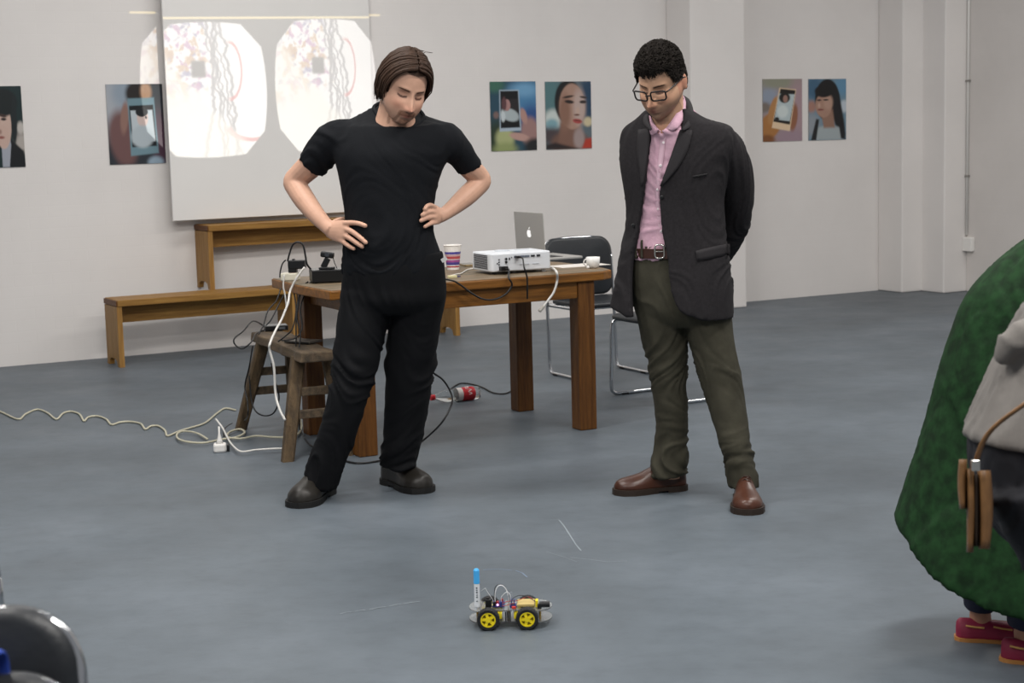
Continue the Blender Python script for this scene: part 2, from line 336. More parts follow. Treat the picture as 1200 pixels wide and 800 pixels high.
def pF(X, Y, r):          # woman with a fringe and long dark hair
    I = base_img(X, '6b8798'); blob(I, X, Y, .15, .15, .25, .2, '3f607a', .5); blob(I, X, Y, .9, .12, .2, .15, '5f8aa8', .5); blob(I, X, Y, .95, .45, .12, .1, 'b9c3cc', .4); blob(I, X, Y, .08, .45, .12, .1, 'a0776a', .5); blob(I, X, Y, .1, .75, .2, .18, '8d949c', .5)
    blob(I, X, Y, .5, .34, .33, .34, '141416', .06); poly(I, X, Y, [(.62, .2), (.82, .25), (.95, .7), (.99, .95), (.8, .9), (.62, .6)], '17161a', .03)
    poly(I, X, Y, [(.14, 1), (.22, .8), (.5, .74), (.85, .8), (.92, 1)], '9fa9ac', .03); poly(I, X, Y, [(.34, .6), (.64, .5), (.7, .8), (.4, .8)], '8f6f5f', .03)
    blob(I, X, Y, .4, .43, .22, .2, 'a58271', .08); blob(I, X, Y, .52, .38, .12, .12, 'b08f7e', .4); blob(I, X, Y, .4, .2, .24, .1, '121214', .15); blob(I, X, Y, .28, .345, .06, .014, '2a2222', .4); blob(I, X, Y, .46, .34, .07, .014, '2a2222', .4); blob(I, X, Y, .32, .5, .08, .016, '7d443e', .4); blob(I, X, Y, .28, .43, .03, .04, 'bb9b8b', .5)
    poly(I, X, Y, [(.06, 1), (.2, .65), (.28, .66), (.2, 1)], '1b1c20', .02); poly(I, X, Y, [(.86, .98), (.8, .75), (.9, .8), (.99, 1)], '1b1c20', .02)
    return I
M_PRINT = mat('printed_photo_paper', 'ffffff', .35, attr='Col')
def poster(name, label, pl, pr, pt, pb, painter):
    ym = (pt+pb)/2
    s0 = wall_s(pl, ym)[0]; s1 = wall_s(pr, ym)[0]; xm = (pl+pr)/2; z1 = wall_s(xm, pt)[1]; z0 = wall_s(xm, pb)[1]
    w_ = max(24, int((pr-pl)*1.15)); h_ = int((pb-pt)*1.15); img = poster_cols(w_, h_, painter)
    V = []; F = []; C = []
    for j in range(h_):
        for i in range(w_):
            x0 = lerp(s0, s1, i/w_); x1 = lerp(s0, s1, (i+1)/w_); a = lerp(z1, z0, j/h_); b = lerp(z1, z0, (j+1)/h_)
            k = len(V); V += [(x0-s0, -.006, a-z0), (x1-s0, -.006, a-z0), (x1-s0, -.006, b-z0), (x0-s0, -.006, b-z0)]; F.append((k+3, k+2, k+1, k)); C += [img[j, i]]*4
    k = len(V); e = [(0, z1-z0), (s1-s0, z1-z0), (s1-s0, 0), (0, 0)]
    V += [(x, -.006, z) for x, z in e]+[(x, -.001, z) for x, z in e]; C += [lin('8a8a88')]*8
    for i in range(4): F.append((k+i, k+(i+1) % 4, k+4+(i+1) % 4, k+4+i))
    F.append((k+4, k+5, k+6, k+7))
    o = mk(name, (np.array(V), F), M_PRINT, None, M=WM @ Matrix.Translation((s0, 0, z0)), cols=np.array(C))
    return setp(o, label, 'poster', 'photo prints on the white wall')
poster('photo_print', 'photo print of a dark haired person in a dark jacket, on the bare wall', -38, 27, 101, 196.5, pA)
poster('photo_print', 'photo print of a phone showing a pale portrait, half beside the projection screen', 126, 192, 98.5, 192, pB)
poster('photo_print', 'photo print of a hand holding a phone against blue city light', 574.5, 628, 95.5, 176.5, pC)
poster('photo_print', 'photo print of a woman with red lips and a red top', 639, 692.5, 95.5, 174.5, pD)
poster('photo_print', 'photo print of an orange lit hand holding a white phone', 893.5, 939.5, 92.5, 165.5, pE)
poster('photo_print', 'photo print of a woman with a fringe and long dark hair', 947, 991, 92.5, 164, pF)
# ---------------------------------------------------------------- projection screen
M_SCREEN = mat('matt_white_screen', 'e6e4e1', .8, var=.03, vscale=2)
oL, oR = .115, .05
bl = onplane(203, 259, wallpt(0, 0, oL), NI); s0 = (bl-W0).dot(D); z0 = bl.z
br = onplane(441, 246, wallpt(0, 0, oR), NI); s1 = (br-W0).dot(D)
SM = WM @ Matrix.Translation((s0, -oL, z0)) @ Matrix.Rotation(math.atan2(oL-oR, s1-s0), 4, 'Z')
LS = math.hypot(s1-s0, oL-oR)
t = thing('projection_screen', 'large white projection panel hung in front of the wall above the benches', 'screen', M=SM)
mk('panel', MB().box(0, LS, 0, .018, 0, 2.1), M_SCREEN, t, bevel=.003)
for zz in (.08, 1.7): mk('batten', MB().box(.05, LS-.05, .018, .03, zz, zz+.04), mat('grey_batten', '8b8780', .7), t)
# ================================================================ benches
def wood(name, c1, c2, st, rough=.5, bump=.15, vs=6):
    return mat(name, c1, rough, col2=c2, var=.2, vscale=vs, stretch=st, bump=bump, bscale=30, detail=6, spec=.35)
M_BX = wood('pine_long_grain', 'a27a3d', '7d5828', (.5, 9, 9)); M_BZ = wood('pine_upright_grain', 'a57e45', '86602f', (9, 9, .6)); M_BE = wood('pine_end_grain', '6d4420', '54331a', (12, 12, 12))
def bench(label, M, L, h=.44, dep=.29):
    t = thing('wooden_bench', label, 'bench', M=M, group='pine benches along the wall')
    mk('seat_plank', MB().box(.006, L-.006, 0, dep, h-.042, h), M_BX, t, bevel=.004)
    th = .034
    for x in (0, L-th):
        prof = [(0, 0), (.045, 0), (.06, .035), (.1, .05), (dep-.1, .05), (dep-.06, .035), (dep-.045, 0), (dep, 0), (dep, h-.043), (0, h-.043)]
        V = [Vector((x+k*th, p[0]*.96+.006, p[1])) for k in (0, 1) for p in prof]; n_ = len(prof)
        mk('end_panel', MB().add(V, [tuple(range(n_)), tuple(range(2*n_-1, n_-1, -1))]+[(i, i+n_, (i+1) % n_+n_, (i+1) % n_) for i in range(n_)]), M_BZ, t)
        mk('plank_end', MB().box(x-.003 if x == 0 else L-.0065, .0065 if x == 0 else L+.003, .004, dep-.004, h-.038, h-.004), M_BE, t)
    mk('rail', MB().box(th, L-th, dep*.45, dep*.45+.03, h-.16, h-.043), M_BX, t, bevel=.003)
    return t
b0 = ground(141, 431); b1 = ground(540, 393); LB = ((b1-b0).length)/2-.006; AB = math.atan2((b1-b0).y, (b1-b0).x)
dirb = (b1-b0).normalized()
bench('long low pine bench on the floor, its free end beside the bare wall', place(b0, AB), LB)
bench('pine bench on the floor behind the table, mostly hidden', place(b0+dirb*(LB+.012), AB), LB)
u0 = ground(247, 339.5, .44)
bench('pine bench stacked on top of the two floor benches, under the projection screen', place(u0, AB), LB)
# ================================================================ table
TA = R_(27); tl = Vector((math.cos(TA), math.sin(TA), 0)); tb = Vector((-math.sin(TA), math.cos(TA), 0)); TZ = .775
TL = 1.16; TO = ground(685, 502)-tl*TL
M_TX = wood('table_long_grain', '8a5a24', '63401a', (.6, 8, 8), .45); M_TZ = wood('table_upright_grain', '70481f', '4d2e13', (8, 8, .6), .45)
M_TTOP = mat('worn_table_top', '7f6a52', .5, col2='56503f', var=.3, vscale=4, stretch=(.7, 6, 6), detail=7, bump=.1)
t = thing('wooden_table', 'rustic wooden table on square legs holding the projector and laptop', 'table', M=place(TO, TA))
out = [(-.17, -.075), (.6, -.065), (1.25, -.06), (1.33, .0), (1.36, .14), (1.37, .6), (1.33, .74), (-.16, .75), (-.185, .3)]
top = mk('tabletop', MB().prism(out, TZ-.045, TZ-.002), M_TX, t, bevel=.006)
mk('worn_surface', MB().prism([(x*.99+.005, y*.985+.005) for x, y in out], TZ-.002, TZ), M_TTOP, top)
for x in (0, TL):
    for y in (0, .66): mk('leg', MB().box(x-.046, x+.046, y-.046, y+.046, 0, TZ-.046), M_TZ, t, bevel=.005)
for y in (-.04, .67): mk('apron', MB().box(.047, TL-.047, y, y+.025, TZ-.125, TZ-.046), M_TX, t, bevel=.003)
for x in (-.012, TL-.012): mk('apron', MB().box(x, x+.025, .047, .613, TZ-.125, TZ-.046), M_TX, t, bevel=.003)
def ont(px, py, z=TZ): return ground(px, py, z)
# ================================================================ rustic sawhorse stool
M_OLD = mat('weathered_grey_wood', '6b5a45', .75, col2='3e352b', var=.4, vscale=5, stretch=(6, 1, 6), detail=7, bump=.35, bscale=40)
M_OLDZ = mat('weathered_leg_wood', '66533a', .75, col2='3c3022', var=.4, vscale=5, stretch=(6, 6, 1), detail=7, bump=.35, bscale=40)
SA = TA; sb0 = ground(338, 541); sb1 = ground(283, 504)
cen = (sb0+sb1)/2 + tl*.175; cen.z = 0
t = thing('rustic_stool', 'weathered long wooden stool with splayed legs beside the table end', 'stool', M=place(cen, math.atan2((sb1-sb0).y, (sb1-sb0).x)-R_(90)))
# local y runs from the near end to the far end, -x is the side seen
hl = (sb1-sb0).length/2; sh = .49
pl = []
for k in range(13):
    y = lerp(-hl-.02, hl+.02, k/12); wv = .10+.006*math.sin(k*2.1); pl.append([(-wv, y, sh-.045+.002*math.sin(k)), (wv-.03, y, sh-.045), (wv-.034, y, sh), (-wv+.006, y, sh+.002*math.cos(k*1.7))])
mk('seat_plank', MB().loft(pl), M_OLD, t, bevel=.006)
for sx in (-1, 1):
    for sy in (-1, 1):
        top_ = Vector((sx*.07, sy*(hl-.13), sh-.03)); bot = Vector((-.175 if sx < 0 else .105, sy*hl, 0))
        dd = (top_-bot); rings = []
        for k in range(5):
            c = bot+dd*(k/4); r = lerp(.026, .03, k/4); rings.append([(c.x+a*r*1.05, c.y+b*r*.9, c.z) for a, b in ((-1, -.7), (-.7, -1), (.7, -1), (1, -.7), (1, .7), (.7, 1), (-.7, 1), (-1, .7))])
        mk('leg', MB().loft(rings), M_OLDZ, t)
for sy in (-1, 1):
    for zz in (.2, .3):
        f_ = zz/sh; yy = sy*(hl-.13*f_); xx = lerp(.135, .07, f_)
        mk('rung', MB().box(-lerp(.175, .07, f_), lerp(.105, .07, f_), yy-.012, yy+.012, zz-.02, zz+.02), M_OLD, t, bevel=.004)
# ================================================================ projector and its picture
M_PW = mat('projector_white', 'd9dde2', .35); M_BLK = mat('black_plastic', '131416', .4); M_DK = mat('dark_grille', '24272c', .6); M_RED = mat('red_brown_plastic', '6e2f26', .5)
PA_ = R_(24); pc = ont(575, 322.5); t = thing('projector', 'white video projector with sockets on its back, on the wooden table', 'projector', M=place(pc, PA_))
PW_, PD_, PH_ = .325, .235, .088; f0 = .014
body = mk('housing', MB().prism(rrect(PW_, PD_, .02), f0, f0+PH_, Matrix.Translation((PW_/2, PD_/2, 0))), M_PW, t, bevel=.006)
for x, y in ((.03, .03), (PW_-.03, .03), (PW_/2, PD_-.04)): mk('foot', MB().lathe([(.011, 0), (.011, f0)], 12, Matrix.Translation((x, y, 0))), M_BLK if x < .1 else M_PW, t)
for k in range(9): mk('vent_slat', MB().box(-.0016, .002, .035, PD_-.035, f0+.012+k*.0078, f0+.012+k*.0078+.0045), M_DK, t)
mk('top_ring', MB().lathe([(.038, 0), (.038, .004), (.03, .006)], 28, Matrix.Translation((.13, .15, f0+PH_))), mat('pale_grey_plastic', 'c3c8ce', .4), t, smooth=False)
mk('control_pad', MB().prism(rrect(.07, .045, .01), f0+PH_, f0+PH_+.002, Matrix.Translation((.24, .16, 0))), mat('pale_grey_plastic', 'c3c8ce'), t)
def sock(name, x, z, w_, h_, m=M_DK): return mk(name, MB().box(x-w_/2, x+w_/2, -.003, .004, f0+z-h_/2, f0+z+h_/2), m, t)
for x, z in ((.045, .058), (.045, .046), (.045, .034), (.036, .04)): sock('button', x, z, .006, .006)
for x, z in ((.082, .06), (.082, .045)): mk('audio_jack', MB().lathe([(.006, 0), (.006, .005)], 12, Matrix.Translation((x, -.001, f0+z)) @ Matrix.Rotation(R_(90), 4, 'X')), M_BLK, t)
sock('usb_port', .1, .06, .006, .012); sock('hdmi_port', .112, .066, .005, .005)
for x in (.138, .165, .193): sock('vga_port', x, .068, .026, .009, mat('port_blue_grey', '5d6674', .5)); 
sock('vga_port', .225, .068, .02, .009); sock('vga_port', .255, .068, .018, .01); sock('label_strip', .18, .03, .05, .003, mat('faint_print', 'aeb3ba')); sock('label_strip', .24, .03, .035, .003, mat('faint_print', 'aeb3ba'))
sock('power_inlet', .062, .016, .034, .02, M_BLK)
lensc = Vector((PW_*.28, PD_, f0+.05)); mk('lens', MB().lathe([(.03, 0), (.03, .014), (.024, .016)], 24, Matrix.Translation(lensc) @ Matrix.Rotation(R_(-90), 4, 'X')), M_BLK, t, smooth=False)
LP = MW[t.name] @ (lensc+Vector((0, .03, 0)))
# ---- the projected picture: a spot lamp in the lens with a drawn pattern
sp = bpy.data.lights.new('projector_beam', 'SPOT'); so = bpy.data.objects.new('projector_beam', sp); COL.objects.link(so)
Fp = -NI; so.matrix_world = Matrix(((D.x, 0, -Fp.x, LP.x), (D.y, 0, -Fp.y, LP.y), (0, 1, 0, LP.z), (0, 0, 0, 1)))
sp.spot_size = R_(100); sp.spot_blend = 0; sp.shadow_soft_size = .004; sp.energy = 380; sp.use_nodes = True
DP = (W0-LP).dot(Fp)-.08; sP = (LP-W0).dot(D)
def pic(px, py):                                # pixel on the screen plane to beam coordinates
    p = onplane(px, py, wallpt(0, 0, .08), NI); return (p-W0).dot(D), p.z
nt = sp.node_tree; N_ = nt.nodes; L_ = nt.links; em = N_['Emission']
def val(x): return x
def m_(op, a, b=None, c=None):
    q = N_.new('ShaderNodeMath'); q.operation = op
    for i, v in enumerate((a, b, c)):
        if v is None: continue
        if hasattr(v, 'is_linked'): L_.new(v, q.inputs[i])
        else: q.inputs[i].default_value = v
    return q.outputs[0]
tcl = N_.new('ShaderNodeTexCoord'); sep = N_.new('ShaderNodeSeparateXYZ'); L_.new(tcl.outputs['Normal'], sep.inputs[0])
iz = m_('DIVIDE', -DP, sep.outputs[2]); S = m_('MULTIPLY_ADD', sep.outputs[0], iz, sP); Z = m_('MULTIPLY_ADD', sep.outputs[1], iz, LP.z)
def ss(a, b, x):
    q = N_.new('ShaderNodeMapRange'); q.interpolation_type = 'SMOOTHSTEP'; L_.new(x, q.inputs[0]); q.inputs[1].default_value = a; q.inputs[2].default_value = b; return q.outputs[0]
def band(x, a, b, e=.004): return m_('MULTIPLY', ss(a-e, a+e, x), m_('SUBTRACT', 1, ss(b-e, b+e, x)))
def comb(x, y, z=0):
    q = N_.new('ShaderNodeCombineXYZ'); 
    for i, v in enumerate((x, y, z)):
        if hasattr(v, 'is_linked'): L_.new(v, q.inputs[i])
        else: q.inputs[i].default_value = v
    return q.outputs[0]
def noise(vec, sc, det=3, color=False):
    q = N_.new('ShaderNodeTexNoise'); q.inputs['Scale'].default_value = sc; q.inputs['Detail'].default_value = det; L_.new(vec, q.inputs['Vector']); return q.outputs[1] if color else q.outputs[0]
def mixc(f, a, b, op='MIX'):
    q = N_.new('ShaderNodeMix'); q.data_type = 'RGBA'; q.blend_type = op
    for i, v in ((0, f), (6, a), (7, b)):
        if hasattr(v, 'is_linked'): L_.new(v, q.inputs[i])
        else: q.inputs[i].default_value = v
    return q.outputs[2]
def eye(xl, xr, yt, yb):
    """one barrel shaped view; returns mask and colour"""
    s0_, z1_ = pic(xl, yt); s1_, z0_ = pic(xr, yb); cs, cz_ = (s0_+s1_)/2, (z0_+z1_)/2; hw, hh = (s1_-s0_)/2, (z1_-z0_)/2
    a = m_('MULTIPLY_ADD', S, 1/hw, -cs/hw); b = m_('MULTIPLY_ADD', Z, 1/hh, -cz_/hh)
    a2 = m_('ABSOLUTE', a); b2 = m_('ABSOLUTE', b)
    bow = m_('MULTIPLY_ADD', m_('MULTIPLY', b, b), .17, a2); bow2 = m_('MULTIPLY_ADD', m_('MULTIPLY', a, a), .1, b2)
    cor = m_('MULTIPLY', m_('ADD', a2, b2), .64)
    mask = m_('SUBTRACT', 1, ss(.975, 1.0, m_('MAXIMUM', m_('MAXIMUM', bow, bow2), cor)))
    vec = comb(a, b, 0)
    wob = m_('MULTIPLY_ADD', noise(vec, 2.2, 2), .5, -.25); aw = m_('ADD', a, wob)
    # busy coloured foliage upper left
    reg = m_('MULTIPLY', m_('SUBTRACT', 1, ss(-.1, .25, aw)), ss(-.15, .15, m_('ADD', b, m_('MULTIPLY', a, -.25))))
    n1 = noise(vec, 7, 4, True)
    sp_ = N_.new('ShaderNodeSeparateXYZ'); L_.new(n1, sp_.inputs[0])
    th1 = m_('MULTIPLY', reg, ss(.52, .62, sp_.outputs[0])); th2 = m_('MULTIPLY', reg, ss(.53, .62, sp_.outputs[1])); th3 = m_('MULTIPLY', reg, ss(.55, .62, sp_.outputs[2]))
    col = mixc(m_('MULTIPLY', th1, .95), (1, 1, 1, 1), (.22, .20, .42, 1)); col = mixc(m_('MULTIPLY', th2, .9), col, (.6, .33, .12, 1)); col = mixc(m_('MULTIPLY', th3, .9), col, (.5, .2, .45, 1))
    # thin dark scribbles running down the middle
    for k, (c0, sl, w_, tone) in enumerate(((.13, .12, .016, .36), (.2, .1, .012, .4), (.3, .16, .012, .45), (.38, .1, .018, .40), (.24, .3, .012, .45), (.07, -.12, .02, .42))):
        wv = m_('MULTIPLY', m_('SUBTRACT', noise(comb(k*3.1, m_('MULTIPLY', b, 1.0), k), 2.6+k*.3, 3), .5), .4)
        ln = m_('ABSOLUTE', m_('SUBTRACT', m_('SUBTRACT', a, c0), m_('MULTIPLY_ADD', b, -sl, wv)))
        lm = m_('SUBTRACT', 1, ss(w_, w_*1.8, ln)); col = mixc(m_('MULTIPLY', lm, .85), col, (tone*.55, tone*.55, tone*.6, 1))
    # red arcs
    for (ax_, ay_, rx_, ry_, w_, y0_, y1_) in ((.36, .28, .21, .42, .05, -.32, .7), (.72, -.52, .42, .22, .1, -2, -.55)):
        dx = m_('MULTIPLY_ADD', a, 1/rx_, -ax_/rx_); dy = m_('MULTIPLY_ADD', b, 1/ry_, -ay_/ry_)
        rr_ = m_('ABSOLUTE', m_('SUBTRACT', m_('SQRT', m_('ADD', m_('MULTIPLY', dx, dx), m_('MULTIPLY', dy, dy))), 1))
        g_ = m_('MULTIPLY', m_('SUBTRACT', 1, ss(w_, w_*1.6, rr_)), band(b, y0_, y1_, .04))
        if ry_ > .3: g_ = m_('MULTIPLY', g_, ss(.3, .4, a))
        col = mixc(m_('MULTIPLY', g_, .85), col, (.7, .1, .1, 1))
    # grey hole, warm white floor
    hole = m_('MULTIPLY', band(a, -.26, -.04, .03), band(b, .19, .42, .03))
    col = mixc(m_('MULTIPLY', ss(.1, .3, m_('SUBTRACT', m_('MULTIPLY', aw, -1), b)), .6), col, (1, .97, .86, 1))
    mask = m_('MULTIPLY', mask, m_('SUBTRACT', 1, m_('MULTIPLY', hole, .97)))
    return mask, col
m1, c1 = eye(165, 317, 22.5, 183); m2_, c2 = eye(318, 446, 21, 178)
ztop = pic(312, 20.5)[1]; sl0 = pic(158, 20)[0]; sl1 = pic(447, 18)[0]
line = m_('MULTIPLY', band(Z, ztop-.008, ztop+.008, .002), band(S, sl0, sl1, .004))
colr = mixc(m1, (0, 0, 0, 1), c1); colr = mixc(m2_, colr, c2); colr = mixc(line, colr, (.9, .72, .3, 1)); L_.new(colr, em.inputs[0])
frm = m_('MULTIPLY', band(S, sl0, sl1, .01), band(Z, pic(312, 190)[1], ztop+.02, .01))
L_.new(m_('MAXIMUM', m_('MAXIMUM', m1, m2_), line), em.inputs[1])
# ================================================================ laptop, cups and small things on the table
M_ALU = mat('brushed_aluminium', 'b4b2ae', .42, .45); M_KEY = mat('keyboard_black', '1a1b1d', .5)
hp = ont(640, 306); LM = place(hp+Vector((0, 0, 0)), PHI)
t = thing('laptop', 'open silver laptop with a glowing white emblem on its lid, behind the projector', 'laptop', M=LM)
mk('base', MB().box(.0, .225, 0, .32, .002, .016), M_ALU, t, bevel=.004)
mk('keyboard', MB().box(.03, .12, .03, .29, .016, .0175), M_KEY, t)
lt = Matrix.Translation((.002, 0, .012)) @ Matrix.Rotation(R_(-3), 4, 'Y')
lid = mk('lid', MB().box(-.006, 0, 0, .32, 0, .243, lt), M_ALU, t, bevel=.003)
mk('display', MB().box(.0002, .0012, .008, .312, .012, .235, lt), M_KEY, lid)
M_EMB = mat('lit_emblem', 'f4f4f2', .3); M_EMB.node_tree.nodes['Principled BSDF'].inputs['Emission Color'].default_value = (1, 1, 1, 1); M_EMB.node_tree.nodes['Principled BSDF'].inputs['Emission Strength'].default_value = .5
ap = []
for k in range(40):
    a = 2*math.pi*k/40; r = .0225*(1+.06*math.cos(2*a+.5)) - .004*math.exp(-((a-math.pi/2)/.3)**2)-.003*math.exp(-((a-1.5*math.pi)/.3)**2)
    x, y = r*.92*math.cos(a), r*math.sin(a)
    bx_, by_ = x-.026, y-.004
    if bx_*bx_+by_*by_ < .011**2: s_ = .011/max(1e-6, math.hypot(bx_, by_)); x, y = .026+bx_*s_, .004+by_*s_
    ap.append((x, y))
leaf = [(-.001, .024), (.002, .031), (.008, .036), (.009, .031), (.005, .026)]
EMM = lt @ Matrix.Translation((-.0062, .16, .128)) @ Matrix(((0, 0, -1, 0), (-1, 0, 0, 0), (0, 1, 0, 0), (0, 0, 0, 1)))
mk('emblem', MB().prism(ap, 0, .0008, EMM).prism(leaf, 0, .0008, EMM), M_EMB, lid)
# striped paper cup
M_PAPER = mat('white_paper', 'e8e4df', .6)
cp = ont(531, 315.5); t = thing('paper_cup', 'tall white paper cup with purple and red stripes at the table edge', 'cup', loc=cp)
r0, r1, hc = .030, .044, .122
def cr(z): return lerp(r0, r1, z/hc)
mk('cup_body', MB().lathe([(r0, 0), (r1, hc), (r1-.002, hc), (r0-.002, .004)], 32, cap1=True), M_PAPER, t)
mk('rim', MB().tube([(r1*math.cos(2*math.pi*k/32), r1*math.sin(2*math.pi*k/32), hc) for k in range(32)], .0025, 6, closed=True), M_PAPER, t, smooth=True)
for z0_, z1_, c, nm in ((.012, .019, 'a8383c', 'stripe_red'), (.024, .038, '4a3f86', 'stripe_violet'), (.038, .05, '9b4f8c', 'stripe_plum'), (.054, .068, 'b04a4e', 'stripe_rose'), (.07, .076, 'c8989c', 'stripe_pink'), (.078, .09, '4f4794', 'stripe_purple')):
    mk('stripe', MB().lathe([(cr(z0_)+.0006, z0_), (cr(z1_)+.0006, z1_)], 32, cap0=False, cap1=False), mat(nm, c, .6), t)
# white espresso cup
ec = ont(695, 314); t = thing('espresso_cup', 'small plain white cup near the far corner of the table', 'cup', loc=ec)
M_CER = mat('white_ceramic', 'e6e5e2', .25)
mk('cup_body', MB().lathe([(.02, 0), (.03, .008), (.034, .03), (.035, .055), (.032, .055), (.03, .03), (.018, .01)], 28), M_CER, t, smooth=True)
mk('handle', MB().tube([Vector((-.032-.014*math.sin(a), -.01, .03+.016*math.cos(a))) for a in np.linspace(0, math.pi, 9)], .0035, 6), M_CER, t, smooth=True)
single('sugar_ball', MB().ball(ont(689, 315)+Vector((0, 0, .008)), .008, 8), M_CER, 'tiny white round cap beside the small white cup', 'cap', ont(689, 315), smooth=True)
pp = ont(668, 311.5); single('paper_sheet', MB().box(-.14, .14, -.07, .09, 0, .0022, place(pp+Vector((.05, .0, 0)), PHI)), mat('loose_paper', 'cfcac4', .7), 'loose pale paper sheet lying in front of the laptop base', 'paper', pp)
ph = ont(548, 311); t = thing('phone', 'flat metal phone lying behind the striped paper cup', 'phone', M=place(ph, R_(20)))
mk('case', MB().prism(rrect(.075, .14, .012), 0, .009), mat('bronze_metal', '8d7a58', .35, .6), t, bevel=.002); mk('glass', MB().prism(rrect(.068, .12, .006), .009, .0098), mat('dark_screen', '5f584c', .15), t)
us = ont(530, 325.5); t = thing('usb_adapter', 'pale little plug adapter on the table edge below the striped cup', 'adapter', M=place(us, R_(15)))
mk('body', MB().prism(rrect(.045, .018, .004), 0, .012), mat('cream_plastic', 'cfc79a', .5), t, bevel=.002); mk('connector', MB().box(.0225, .04, -.006, .006, .003, .009), mat('dark_violet_plastic', '4b4464', .5), t)
def cable(name, pts, r, m, label, per=6, n=6, group=None):
    P = spline([tuple(p) for p in pts], per); return single(name, MB().tube(P, r, n), m, label, 'cable', P[0], group, smooth=True)
M_CW = mat('white_cable', 'd6d4cf', .5); M_CB = mat('black_cable', '0f1012', .45); M_CC = mat('cream_cable', 'b9b5a0', .5)
cable('cable', [ont(p[0], p[1], TZ+.004) for p in ((562, 313), (548, 316), (541, 320), (536, 321), (528, 323))], .003, M_CW, 'thin white cable lying on the table between paper cup and projector')
# projector leads
plug = mk('plug', MB().box(.045, .082, -.028, -.003, f0+.005, f0+.027), M_BLK, bpy.data.objects['projector'], bevel=.003)
mk('plug', MB().box(.128, .15, -.03, -.003, f0+.062, f0+.074), M_BLK, bpy.data.objects['projector'], bevel=.003)
PMp = MW['projector']
def pj(x, y, z): return PMp @ Vector((x, y, f0+z))
fr = lambda px, py, off=.0: (lambda q: q)(onplane(px, py, TO+tb*(-.085-off), tb))
cable('cable', [pj(.064, -.03, .016), pj(.075, -.05, .012), fr(596, 325), fr(600, 334), fr(592, 345), fr(578, 351), fr(565, 350), fr(552, 343), fr(540, 334), fr(531, 329), fr(515, 326, -.02)], .0045, M_CB, 'black power lead of the projector looping below the table edge')
cable('cable', [pj(.139, -.03, .068), pj(.144, -.06, .062), fr(614, 312, .01), fr(617.5, 325), fr(618, 340), fr(618, 350, -.01)], .004, M_CB, 'black video lead dropping straight over the table edge')
t = thing('network_cable', 'white network cable hanging over the table edge with a grey plug', 'cable', loc=fr(634, 364))
wc = [ont(646, 313, TZ+.01), fr(652, 318, .01), fr(653, 328), fr(649, 342), fr(642, 352), fr(637, 359)]
mk('cord', MB().tube(spline([tuple(p) for p in wc], 6), .0055, 7), M_CW, t, world=True, smooth=True)
dv = (fr(632, 365)-fr(637, 359)).normalized(); mk('plug', MB().tube([fr(637.5, 358.5), fr(637, 359), fr(632.5, 364), fr(632, 364.8)], [.006, .009, .01, .007], 8), mat('grey_plug', 'a8a59e', .5), t, world=True)
# ---- left end of the table
ps = ont(336, 329); t = thing('power_strip', 'white power strip block at the corner of the table', 'power strip', M=place(ps, R_(-8)))
mk('body', MB().box(-.03, .05, .0, .07, 0, .036), mat('ivory_plastic', 'd5d0bf', .5), t, bevel=.005); mk('socket', MB().box(.015, .04, .015, .05, .036, .0375), M_RED, t)
ad = ont(336, 329)+Vector((.006, .012, .0365)); t = thing('power_adapter', 'black power adapter brick plugged into the white power strip', 'adapter', M=place(ad, R_(-5)))
mk('brick', MB().box(0, .082, 0, .045, .018, .06), M_BLK, t, bevel=.004); mk('plug_body', MB().box(0, .04, .004, .04, 0, .0185), M_BLK, t, bevel=.003); mk('cap', MB().box(.02, .03, .01, .034, .06, .066), M_BLK, t)
TL_ = lambda px, py, dy=0: atY(px, py, 7.72+dy)
cable('cable', [TL_(337, 306), TL_(339, 298), TL_(343, 287), TL_(349, 283.5), TL_(355, 287), TL_(358, 300), TL_(360, 310), TL_(366, 317, .02), TL_(368, 322, .02)], .0045, M_CB, 'black cable arching high over the power adapter')
cable('cable', [TL_(335, 304.5, .03), TL_(331, 309, .03), TL_(328.5, 318, .03), TL_(328, 325, .03)], .0035, M_CB, 'short black cable bending down behind the white power strip')
bx = ont(366, 332.5); t = thing('set_top_box', 'flat black electronics box at the table end, behind the man in black', 'device', M=place(bx, R_(12)))
mk('case', MB().box(0, .2, 0, .15, .004, .062), M_BLK, t, bevel=.004); mk('top_panel', MB().box(.006, .194, .006, .144, .062, .0628), mat('glossy_black', '1c1d20', .15), t)
for x, y in ((.02, .02), (.18, .02), (.02, .13), (.18, .13)): mk('foot', MB().lathe([(.008, 0), (.008, .004)], 10, Matrix.Translation((x, y, 0))), M_BLK, t)
wcp = ont(371, 332.5)+Vector((.045, .055, .063)); t = thing('webcam', 'small black webcam tilted on a folding clip on the black box', 'webcam', M=place(wcp, R_(-12)))
mk('clip_foot', MB().box(-.035, .035, -.02, .02, 0, .01), M_BLK, t, bevel=.003)
mk('clip_arm', MB().box(-.014, .014, -.006, .006, 0, .05, Matrix.Translation((-.018, 0, .008)) @ Matrix.Rotation(R_(30), 4, 'Y')), M_BLK, t, bevel=.002)
hd = mk('camera_head', MB().box(-.032, .032, -.014, .014, -.014, .014, Matrix.Translation((.005, 0, .068)) @ Matrix.Rotation(R_(8), 4, 'Y')), M_BLK, t, bevel=.008, bseg=3)
mk('lens_ring', MB().lathe([(.011, 0), (.011, .003), (.007, .003)], 16, Matrix.Translation((.008, -.0135, .07)) @ Matrix.Rotation(R_(90), 4, 'X')), mat('grey_ring', '3a3d42', .3), hd)
mk('wire', MB().tube(spline([(.03, .005, .06), (.037, .004, .03), (.045, .004, .012), (.05, .0, .003)], 4), .0022, 6), M_CB, t, smooth=True)
